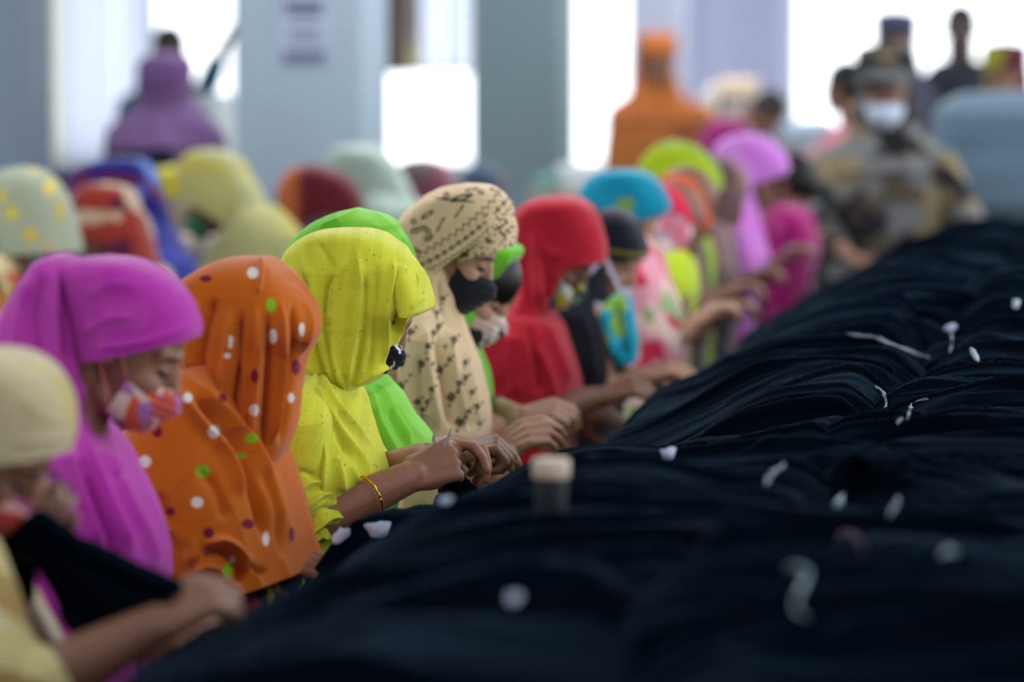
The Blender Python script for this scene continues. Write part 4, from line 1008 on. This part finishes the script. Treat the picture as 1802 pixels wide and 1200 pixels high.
# pink/grey floral head
worker('woman in a pink and grey floral headscarf before an orange one', 9.6, (1185, 385), 34,
       [([(1172, 320), (1154, 334), (1148, 380), (1155, 430), (1148, 480)], [(1172, 320), (1203, 334), (1222, 368), (1226, 402), (1212, 432), (1182, 452), (1170, 480)])],
       [([(1180, 430), (1150, 470), (1140, 540), (1150, 800)], [(1180, 430), (1210, 440), (1222, 475), (1226, 510), (1215, 560), (1200, 800)])],
       FLR((214, 120, 140), [(160, 160, 178), (200, 40, 70), (225, 200, 205)], 13, .57, 8), FLR((180, 200, 30), [(200, 214, 40)], 9, .6, 2), SKIN2,
       arms=[((1180, 500, .14), (1190, 600, .12), (1245, 565, .05), (1275, 545, .03))])
worker('woman in a rust orange headscarf under the lime one', 10.05, (1210, 355), 32,
       [([(1192, 303), (1165, 311), (1158, 345), (1175, 392)], [(1192, 303), (1226, 316), (1246, 348), (1252, 388), (1238, 408)])],
       [([(1190, 390), (1165, 430), (1160, 500), (1165, 750)], [(1190, 390), (1225, 420), (1238, 470), (1240, 530), (1220, 750)])],
       FLR((196, 78, 30), [(180, 50, 50)], 8, .58, 4), FLR((70, 52, 58), [(100, 70, 70)], 10, .6, 2), SKIN2,
       arms=[((1200, 460, .14), (1215, 550, .12), (1262, 525, .05), (1290, 510, .03))])
worker('woman in a yellow-green headscarf, highest of the tight cluster of heads', 10.5, (1205, 312), 34,
       [([(1183, 245), (1150, 258), (1126, 288), (1122, 325), (1150, 360)], [(1183, 245), (1228, 258), (1256, 288), (1269, 318), (1264, 338)])],
       [([(1190, 345), (1170, 380), (1165, 450), (1170, 700)], [(1190, 345), (1230, 380), (1250, 430), (1255, 480), (1240, 700)])],
       FLR((158, 182, 30), [(136, 164, 30)], 7, .6, 4), FLR((150, 170, 40), [(100, 120, 40)], 10, .6, 2), SKIN2)
worker('woman in a dark brown headscarf between the lime and orchid ones', 10.9, (1268, 335), 34,
       [([(1258, 275), (1238, 288), (1228, 325), (1235, 380)], [(1258, 275), (1290, 290), (1306, 320), (1306, 360), (1280, 395)])],
       [([(1260, 370), (1230, 400), (1225, 470), (1230, 700)], [(1260, 370), (1285, 400), (1295, 450), (1295, 500), (1280, 700)])],
       FLR((84, 58, 64), [(110, 80, 84)], 9, .6, 4), FLR((130, 100, 100), [(40, 42, 60)], 10, .5, 2), SKIN2,
       arms=[((1240, 460, .14), (1255, 520, .12), (1300, 500, .05), (1335, 480, .03))])
worker('woman in a light orchid pink headscarf and shawl', 11.3, (1322, 300), 34,
       [([(1312, 235), (1275, 243), (1254, 268), (1262, 300), (1290, 335)], [(1312, 235), (1352, 246), (1380, 270), (1388, 296), (1378, 310)]),
        ([(1290, 250), (1280, 290), (1290, 330), (1288, 375)], [(1290, 250), (1320, 300), (1330, 330), (1334, 375)])],
       [([(1300, 340), (1278, 370), (1260, 410), (1255, 450), (1260, 650)], [(1300, 340), (1330, 370), (1345, 420), (1356, 470), (1335, 500), (1310, 650)])],
       FLR((198, 118, 206), [(210, 140, 216)], 6, .55, 4), FLR((206, 124, 208), [(190, 100, 190)], 6, .6, 2), SKIN2,
       arms=[((1290, 420, .15), (1300, 495, .16), (1360, 470, .05), (1392, 440, .03))])
worker('black-haired woman in magenta clothes with a pale grey mask', 11.9, (1392, 320), 40, None,
       [([(1385, 350), (1355, 370), (1338, 400), (1340, 460), (1350, 650)], [(1385, 350), (1420, 365), (1436, 400), (1440, 450), (1425, 500), (1400, 650)])],
       None, FLR((156, 26, 104), [(180, 70, 134)], 10, .64, 2), SKIN2, mask=lambda px, py, V: np.tile(lin((176, 190, 205)), (len(px), 1)), hair=True, face=False)
# ================================================================== BACKGROUND PEOPLE
def rot(pts, a):
    c, s = math.cos(R(a)), math.sin(R(a)); return [(u * c + w * s, -u * s + w * c) for u, w in pts]
def figure(label, d, top, yaw, scol, tcol, skin, pitch=10, stand=False, scarf='full', sw=1.0, k=1.0, arms=(), mask=None, maskname='face_mask', legc=(40, 42, 55), torso_drop=None, lean=0.0, up=0.0, nkr=.058, hs=.97, hair=False, ton='tunic', skirt=None, hk=1.0):
    s = F / d
    p = Pn('person', d, top[0], top[1] + .125 * s * hk, yaw, label, hs=hs)
    M, c = p.head(top[0], top[1] + .125 * s * hk, pitch)
    LL = lambda pts, t=0: [p.L(u, w, t) for u, w in pts]
    drop = torso_drop or (.95 if stand else .62)
    hipw = -(.92 if stand else .58)
    pr = head_prims(M, c)
    nk = c + M @ np.array((-.035, 0, -.07)); b = p.L(-.07 - lean, -.26)
    pr += chain([nk, b], [nkr, .07]) + [rcone(b + p.n * .12, b - p.n * .12, .05, .05)]
    hp = p.L(-.07 - lean * 2, hipw * (1 if stand else 1))
    if not stand: hp[2] = .56
    pr += [rcone(b + p.n * .05, hp + p.n * .06, .08, .09), rcone(b - p.n * .05, hp - p.n * .06, .08, .09)]
    for (sh, el, wr, kn) in arms:
        a_, e_, w_, k_ = [p.L(*q) for q in (sh, el, wr, kn)]
        pr += chain([a_, e_, w_], [.046, .038, .026]) + hand_prims(w_, k_ - w_, p.z + p.n * .01, 1, (25, 35, 25))
    if stand:
        for t in (.09, -.09):
            h2 = hp + p.n * t; kn = h2.copy(); kn[2] = .5; an = kn.copy(); an[2] = .08
            pr += chain([h2, kn, an, an + p.f * .16 - [0, 0, .035]], [.085, .06, .042, .035])
    body(p, pr, skin, .009, 3)
    if scarf == 'full':
        cap = loft(p, LL(rot([(-.01, .145), (-.08, .115), (-.12, .05), (-.115, -.02)], pitch)), LL(rot([(-.01, .145), (.05, .12), (.092, .07), (.094, .035)], pitch)), [(0, .09), (.4, .1), (1, .096)], v0=.4, nu=70, nv=60, t3=True, noise=.01)
        dr = loft(p, LL(rot([(-.05, .12), (-.12, .05), (-.125, -.06)], pitch) + [(-.16, -.2), (-.2, -.32)]), LL(rot([(-.05, .12), (.0, .04), (.01, -.05)], pitch) + [(.05, -.17), (.1, -.30)]), [(0, .08), (.45, .10), (.7, .13), (1, .2 * sw)], v0=.12, nu=90, nv=90, t3=True, folds=[(11, .012, .3, .9)], noise=.01)
        cloth_obj(p, 'headscarf', [cap, dr], scol, BGCLOTH)
    elif scarf == 'back':      # seen from behind: closed veil falling on the shoulders
        cap = loft(p, LL([(-.01, .145), (-.09, .11), (-.13, .03), (-.12, -.06), (-.16, -.13), (-.21, -.21)]), LL([(-.01, .145), (.05, .12), (.08, .06), (.07, 0), (.06, -.08), (.1, -.21)]), [(0, .09), (.3, .105), (.58, .105), (.70, .15), (.85, .17 * sw), (1, .17 * sw)], v0=.25, nu=110, nv=110, t3=True, folds=[(13, .016, .3, 1)], noise=.012)
        cloth_obj(p, 'headscarf', [cap], scol, BGCLOTH)
    if hair:
        V, Fc = remesh([ell(c + M @ np.array((-.012, 0, .035)), (.096, .08, .088), M), ell(c + M @ np.array((-.05, 0, -.02)), (.05, .07, .06), M)], .009, 3)
        obj('hair', V, Fc, HAIR, p.root)
    l2 = lean
    to = loft(p, LL([(-.06, -.15 + up), (-.13 - l2, -.22 + up), (-.17 - l2, -.36 + up), (-.16 - l2 * 2, -drop * .7), (-.17 - l2 * 2, -drop)]), LL([(-.06, -.15 + up), (.03, -.2 + up), (.09 - l2, -.36 + up), (.08 - l2 * 2, -drop * .7), (.1 - l2 * 2, -drop)]),
              [(0, .06), (.16, .18 * sw), (.5, .205 * sw), (1, .21 * sw)], v0=.08, nu=110, nv=110, t3=True, folds=[(12, .012, .2, .8)], noise=.015)
    cloth_obj(p, ton, [to], tcol, BGCLOTH)
    for (sh, el, wr, kn) in arms:
        sl = chain([p.L(*sh), p.L(*el), p.L(*el) * .5 + p.L(*wr) * .5], [.062, .056, .05])
        V, Fc = remesh(sl, .01, 3); px, py = proj(V)
        obj('sleeve', V, Fc, BGCLOTH, p.root, col=tcol(px, py, V))
    if stand:
        sk = loft(p, LL([(-.15 - l2 * 2, -drop * .95), (-.14 - l2 * 2, -1.2), (-.12 - l2 * 2, -(p.A[2] - .1))]), LL([(.08 - l2 * 2, -drop * .95), (.05 - l2 * 2, -1.2), (.04 - l2 * 2, -(p.A[2] - .1))]), [(0, .19), (1, .18)], v0=0, nu=60, nv=40, t3=True, folds=[(9, .01, 0, .5)])
        cloth_obj(p, 'trousers', [sk], FLR(legc, [tuple(min(255, q + 12) for q in legc)]), BGCLOTH)
    else: legs(p, hp, legc)
    if mask: mask_obj(p, M, c, (lambda px, py, V: np.tile(lin(mask), (len(px), 1))), loops=False, label=None)
    return p, M, c

GD = [(4, 345, 9, 13, (190, 170, 60)), (22, 376, 12, 14, (190, 168, 50)), (54, 414, 14, 12, (184, 160, 50)), (88, 330, 11, 15, (196, 176, 80)), (105, 372, 6, 20, (180, 160, 60)), (84, 432, 6, 5, (200, 140, 60)), (60, 300, 8, 6, (190, 170, 80))]
# second row, at the next table, traced on their own sagittal planes
worker('woman in a grey headscarf with yellow dots at the upper left edge', 9.9, (68, 380), 12,
       [([(45, 291), (0, 302), (-40, 345), (-45, 400), (-10, 448)], [(45, 291), (92, 312), (122, 355), (135, 410), (142, 442)])],
       [([(30, 430), (-20, 455), (-60, 520), (-60, 620), (-50, 850)], [(30, 430), (42, 460), (52, 520), (62, 600), (60, 850)])],
       lambda px, py, V: dots(px, py, GD, np.tile(lin((146, 152, 130)), (len(px), 1))), FLR((96, 36, 20), [(190, 80, 20), (150, 120, 50), (190, 170, 130)], 16, .58, 6), SKIN2, cap_v=.3)
worker('woman in a red and cream floral headscarf facing left, beside the grey dotted one', 10.5, (175, 385), 30,
       [([(185, 322), (222, 332), (245, 365), (258, 420), (268, 480)], [(185, 322), (150, 328), (130, 350), (126, 385), (135, 396)]),
        ([(215, 335), (250, 375), (270, 440), (290, 520)], [(215, 335), (205, 380), (204, 420), (205, 520)])],
       [([(230, 440), (270, 465), (300, 520), (310, 820)], [(230, 440), (190, 480), (170, 550), (170, 820)])],
       FLR((134, 44, 34), [(80, 24, 50), (176, 150, 124)], 14, .60, 4), FLR((140, 48, 34), [(64, 24, 60), (176, 150, 124)], 14, .57, 9), SKIN2, left=True)
worker('woman in a deep blue printed headscarf rising behind the red floral one', 11.2, (205, 345), 20,
       [([(215, 276), (255, 286), (282, 330), (298, 390), (308, 450)], [(215, 276), (160, 285), (128, 300), (112, 320), (125, 345)])],
       [([(245, 340), (292, 390), (315, 440), (345, 500), (330, 780)], [(235, 350), (205, 400), (195, 450), (200, 520), (200, 780)])],
       FLR((26, 26, 104), [(80, 110, 180), (90, 30, 70)], 16, .66, 4), FLR((34, 36, 126), [(50, 60, 150)], 10, .62, 3), SKIN2, left=True)
p, M, c = worker('woman in a pale yellow headscarf with a dark green mask, facing left', 11.5, (372, 350), 18,
       [([(378, 262), (418, 280), (442, 320), (458, 370), (440, 410)], [(378, 262), (338, 268), (316, 292), (314, 318), (326, 345)]),
        ([(400, 275), (445, 320), (468, 370), (500, 420)], [(400, 275), (388, 320), (390, 360), (398, 410)])],
       [([(430, 350), (485, 370), (515, 400), (528, 450), (520, 760)], [(430, 350), (398, 400), (370, 440), (355, 500), (360, 760)])],
       FLR((176, 170, 104), [(184, 170, 80), (168, 166, 118)], 6, .58, 4), FLR((168, 165, 110), [(180, 168, 80)], 6, .6, 3), SKIN2, mask=lambda px, py, V: np.tile(lin((18, 110, 66)), (len(px), 1)), left=True)
worker('woman in a maroon and rust headscarf below the pale pillar, bent low', 12.2, (548, 355), 30,
       [([(560, 290), (610, 312), (638, 350), (648, 400), (640, 440)], [(560, 290), (515, 298), (492, 325), (488, 352), (505, 378)])],
       [([(580, 370), (640, 390), (665, 440), (670, 700)], [(580, 370), (530, 410), (510, 460), (510, 700)])],
       lambda px, py, V: mix(np.tile(lin((92, 26, 36)), (len(px), 1)), (176, 92, 44), 1 - sm(515, 535, px)), FLR((52, 34, 50), [(80, 50, 50)], 8, .6, 3), SKIN2, left=True)
worker('woman in a pale mint grey headscarf with a broad draped back', 12.8, (628, 320), 25,
       [([(630, 256), (668, 262), (698, 290), (722, 335), (745, 390)], [(630, 256), (592, 262), (576, 285), (580, 310), (600, 345)])],
       [([(660, 330), (725, 350), (752, 400), (760, 680)], [(660, 330), (620, 380), (610, 430), (610, 680)])],
       FLR((164, 178, 166), [(150, 166, 154)], 6, .58, 4), FLR((164, 178, 166), [(150, 166, 154)], 6, .58, 4), SKIN2, left=True)
worker('woman in a dusty maroon headscarf just behind the beige cap', 13.4, (748, 335), 25,
       [([(745, 279), (775, 288), (795, 315), (808, 350), (800, 390)], [(745, 279), (714, 284), (700, 300), (702, 325), (722, 345)])],
       [([(760, 350), (810, 370), (820, 420), (820, 660)], [(760, 350), (720, 380), (712, 430), (715, 660)])],
       FLR((110, 60, 76), [(150, 40, 80), (96, 84, 84)], 7, .56, 4), FLR((90, 70, 76), [(110, 80, 84)], 6, .58, 4), SKIN2, left=True)
worker('woman with a dark navy head covering low against the middle pillar', 14.2, (848, 335), 25,
       [([(846, 290), (872, 298), (886, 322), (890, 350), (880, 380)], [(846, 290), (824, 296), (812, 312), (812, 330), (826, 345)])],
       [([(850, 350), (895, 370), (905, 420), (900, 640)], [(850, 350), (815, 380), (808, 430), (810, 640)])],
       FLR((44, 56, 80), [(60, 76, 96)], 7, .6, 4), FLR((60, 80, 96), [(110, 80, 84)], 6, .6, 4), SKIN2, left=True)

# standing or perched figures further back
DS = SKIN2
figure('woman seen from behind in a purple headscarf over a dark blue patterned dress', 13.6, (292, 98), 100,
       FLR((98, 72, 112), [(82, 56, 98)], 7, .56, 4), FLR((44, 44, 72), [(110, 105, 140), (30, 32, 50)], 12, .60, 4), DS, stand=True, scarf='back', sw=1.25, up=.07, arms=[((-.05, -.3, .2), (.1, -.5, .26), (.32, -.55, .2), (.38, -.55, .18)), ((-.05, -.3, -.2), (.1, -.5, -.26), (.32, -.55, -.2), (.38, -.55, -.18))])
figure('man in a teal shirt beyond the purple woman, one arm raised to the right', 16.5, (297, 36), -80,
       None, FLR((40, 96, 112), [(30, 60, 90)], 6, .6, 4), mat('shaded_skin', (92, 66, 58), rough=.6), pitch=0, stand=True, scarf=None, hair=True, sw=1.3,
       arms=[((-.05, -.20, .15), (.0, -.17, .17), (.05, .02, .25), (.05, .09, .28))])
figure('woman standing in an orange shawl, arm held out, before the lilac pillar', 18.5, (1156, 62), -70,
       FLR((164, 92, 44), [(150, 82, 40)], 5, .58, 4), FLR((166, 96, 48), [(140, 78, 46)], 4, .56, 4), DS, stand=True, scarf='full', sw=1.3, legc=(30, 60, 120),
       arms=[((-.05, -.26, .19), (.0, -.36, .34), (.05, -.28, .48), (.05, -.26, .54))])
def camo(px, py, V): return floral(px, py, V, (84, 74, 62), [(26, 24, 28), (130, 116, 88), (28, 28, 34), (112, 112, 112)], 11, .58, 14)
figure('woman in a brown and black patterned shawl with white mask at the far table end', 12.9, (1558, 88), -84, camo, camo, DS, pitch=24, stand=True, scarf='full', sw=1.22, mask=(205, 215, 235),
       arms=[((-.02, -.28, .2), (.08, -.48, .30), (.22, -.60, .36), (.27, -.61, .38)), ((-.02, -.28, -.2), (.12, -.5, -.22), (.3, -.58, -.12), (.35, -.58, -.1))])
figure('person in a flat-topped dark slate head covering behind the patterned woman', 17.5, (1577, 26), -80, FLR((62, 66, 84), [(54, 58, 76)], 5, .6, 2), FLR((60, 62, 80), [(50, 50, 64)], 5, .6, 2), DS, pitch=5, stand=True, scarf='full', sw=1.0)
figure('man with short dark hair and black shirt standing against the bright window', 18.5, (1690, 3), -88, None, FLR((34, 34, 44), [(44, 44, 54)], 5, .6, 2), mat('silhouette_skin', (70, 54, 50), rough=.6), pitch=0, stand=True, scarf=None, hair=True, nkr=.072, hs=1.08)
figure('person in a dark maroon head covering with a yellow edge, far right', 16.5, (1768, 82), -100, FLR((84, 28, 46), [(140, 136, 44)], 8, .70, 12), FLR((34, 32, 42), [(60, 40, 50)], 5, .6, 2), DS, pitch=10, stand=True, scarf='full', sw=.9)
figure('person in pale pink with dark head, left of the patterned woman', 15.5, (1484, 98), 150, None, FLR((186, 150, 160), [(200, 120, 140)], 5, .6, 2), DS, pitch=0, stand=True, scarf=None, hair=True, sw=.85,
       arms=[((-.05, -.26, .15), (.12, -.38, .2), (.28, -.44, .2), (.34, -.44, .18))])
figure('person bending in light blue clothes, black hair, by the fabric stacks', 18.0, (1352, 150), 20, None, FLR((160, 200, 220), [(140, 180, 205)], 5, .6, 2), DS, pitch=50, stand=True, scarf=None, hair=True, lean=.16, legc=(120, 150, 170))
figure('small seated person in magenta far behind the orchid scarf', 14.5, (1282, 215), 180, FLR((150, 40, 110), [(130, 40, 100)], 5, .6, 2), FLR((150, 40, 110), [(130, 40, 100)], 5, .6, 2), DS, pitch=20, stand=False)

# ================================================================== BACKGROUND STUFF: tables and bundles
def rbox(name, px0, px1, py0, py1, d, dep, col, label, cat, parent=None, m=None, bev=.04, seed=1, amp=.02):
    a = P(px0, py1, d); s = F / d; w = (px1 - px0) / s; h = (py1 - py0) / s
    n = 26; V, Fc = [], []
    th = np.linspace(0, 2 * math.pi, 80, endpoint=False)
    rows = []
    for v in np.linspace(0, 1, n):
        k = min(1, (math.sin(min(v, 1 - v) * math.pi * 3) if min(v, 1 - v) < 1 / 6 else 1) * .25 + .75)
        ce = np.sign(np.cos(th)) * np.abs(np.cos(th)) ** .35; se = np.sign(np.sin(th)) * np.abs(np.sin(th)) ** .35
        x = a[0] + w / 2 + ce * w / 2 * k; y = a[1] + dep / 2 + se * dep / 2 * k; z = np.full(80, a[2] + h * v)
        r = amp * (fbm(x * 7 + seed, z * 9 + y * 5, seed) - .5) * 2
        rows.append(np.stack([x + ce * r, y + se * r, z + r * .5], 1))
    V = np.vstack(rows + [[[a[0] + w / 2, a[1] + dep / 2, a[2]]], [[a[0] + w / 2, a[1] + dep / 2, a[2] + h * 1.03]]])
    Fc = grid_faces(n, 80, True) + [(n * 80, (j + 1) % 80, j) for j in range(80)] + [(n * 80 + 1, (n - 1) * 80 + j, (n - 1) * 80 + (j + 1) % 80) for j in range(80)]
    return obj(name, V, Fc, m or BGCLOTH, parent, label=label, cat=cat, col=np.tile(lin(col), (len(V), 1)))
def table(px0, px1, ytop, d, dep, label, col=(150, 140, 130)):
    a = P(px0, ytop, d); s = F / d; w = (px1 - px0) / s
    t = empty('work_table', (a[0] + w / 2, a[1] + dep / 2, 0), label, 'table')
    m = mat('table_%d_%d_%d' % col, col, rough=.6)
    obj('tabletop', *box((a[0], a[1], a[2] - .04), (a[0] + w, a[1] + dep, a[2])), m, t, smooth=False)
    for x in (a[0] + .04, a[0] + w - .1):
        for y in (a[1] + .04, a[1] + dep - .1): obj('leg', *box((x, y, 0), (x + .06, y + .06, a[2] - .04)), m, t, smooth=False)
    return a[2]
rbox('fabric_bale', 1632, 1990, 168, 392, 13.6, .7, (94, 116, 132), 'large blue-grey covered bale behind the far right end of the heap', 'bale', amp=.012)
a = P(1632, 392, 13.6); table(1620, 2000, 393, 13.55, .8, 'table carrying the blue-grey bale at far right')
table(1215, 1470, 262, 19.0, .8, 'distant cutting table behind the orchid scarf')
rbox('fabric_stack', 1232, 1262, 150, 262, 19.1, .5, (196, 190, 184), 'tall stack of cream fabric just right of the orange woman', 'fabric')
rbox('fabric_stack', 1264, 1320, 172, 262, 19.1, .5, (150, 146, 144), 'grey fabric stack right of the tall cream one', 'fabric')
rbox('fabric_roll', 1256, 1325, 140, 172, 19.1, .4, (222, 196, 168), 'peach fabric lying on top of the grey stack', 'fabric')
rbox('fabric_bag', 1326, 1358, 205, 262, 18.9, .4, (205, 208, 226), 'white fabric bag under the light blue person', 'bag')
rbox('fabric_bundle', 1372, 1452, 215, 262, 19.0, .5, (160, 176, 190), 'bluish fabric bundle at the right end of the distant table', 'fabric')
table(930, 1075, 335, 15.2, .8, 'low table between the middle pillar and the teal scarf')
rbox('fabric_bundle', 978, 1040, 292, 335, 15.3, .4, (200, 206, 208), 'white cloth bundle on the table left of the teal scarf', 'fabric')
rbox('fabric_bundle', 935, 985, 312, 335, 15.3, .4, (90, 140, 130), 'flat green cloth beside the white bundle', 'fabric')
table(180, 470, 420, 12.6, .9, 'pale table behind the blue headscarf', (176, 160, 150))
rbox('plastic_crate', 262, 318, 297, 352, 12.9, .35, (176, 168, 40), 'yellow crate between the blue scarf and the pale yellow one', 'crate', amp=.002)
rbox('fabric_bundle', 288, 345, 352, 418, 12.9, .4, (136, 122, 108), 'beige fabric bundle under the yellow crate', 'fabric')
rbox('carton', 322, 384, 168, 300, 16.2, .4, (182, 186, 188), 'pale grey box right of the purple woman', 'box', amp=.003)
table(310, 400, 300, 16.15, .5, 'small stand under the pale grey box')
rbox('dark_blue_cloth', 60, 128, 300, 352, 11.6, .3, (28, 38, 60), 'dark navy cloth between the dotted scarf and the blue one', 'cloth')
table(40, 150, 352, 11.55, .4, 'small table under the dark navy cloth, left of the blue headscarf', (120, 120, 124))
# ================================================================== LIGHT
sc = bpy.context.scene
w = bpy.data.worlds.new('world'); sc.world = w; w.use_nodes = True
nt = w.node_tree; bg = nt.nodes['Background']; bg.inputs[0].default_value = (.90, .95, 1, 1); bg.inputs[1].default_value = 3.2
def area(name, loc, rot, sx, sy, e, col=(1, 1, 1)):
    l = bpy.data.lights.new(name, 'AREA'); l.shape = 'RECTANGLE'; l.size = sx; l.size_y = sy; l.energy = e; l.color = col
    o = bpy.data.objects.new(name, l); COL.objects.link(o); o.location = loc; o.rotation_euler = rot; return o
for y in (3, 8, 13, 18, 24):
    for x in (-6, -2.6, 1.2):
        area('ceiling_tube', (x, y, 3.2), (0, 0, 0), .3, 2.4, {3: 42, 8: 74}.get(y, 78), (.93, .97, 1))
for y in np.arange(-1.2, 27, 3.3):
    area('window_daylight', (XR - .02, y + 1.3, 1.8), (0, -math.pi / 2, 0), 1.7, 2.5, 16 if y < 5 else 42, (.88, .95, 1)).rotation_euler = (0, math.pi / 2, 0)
vs = sc.view_settings; vs.view_transform = 'Standard'; vs.look = 'None'; vs.exposure = 0; vs.gamma = 1; vs.use_curve_mapping = False
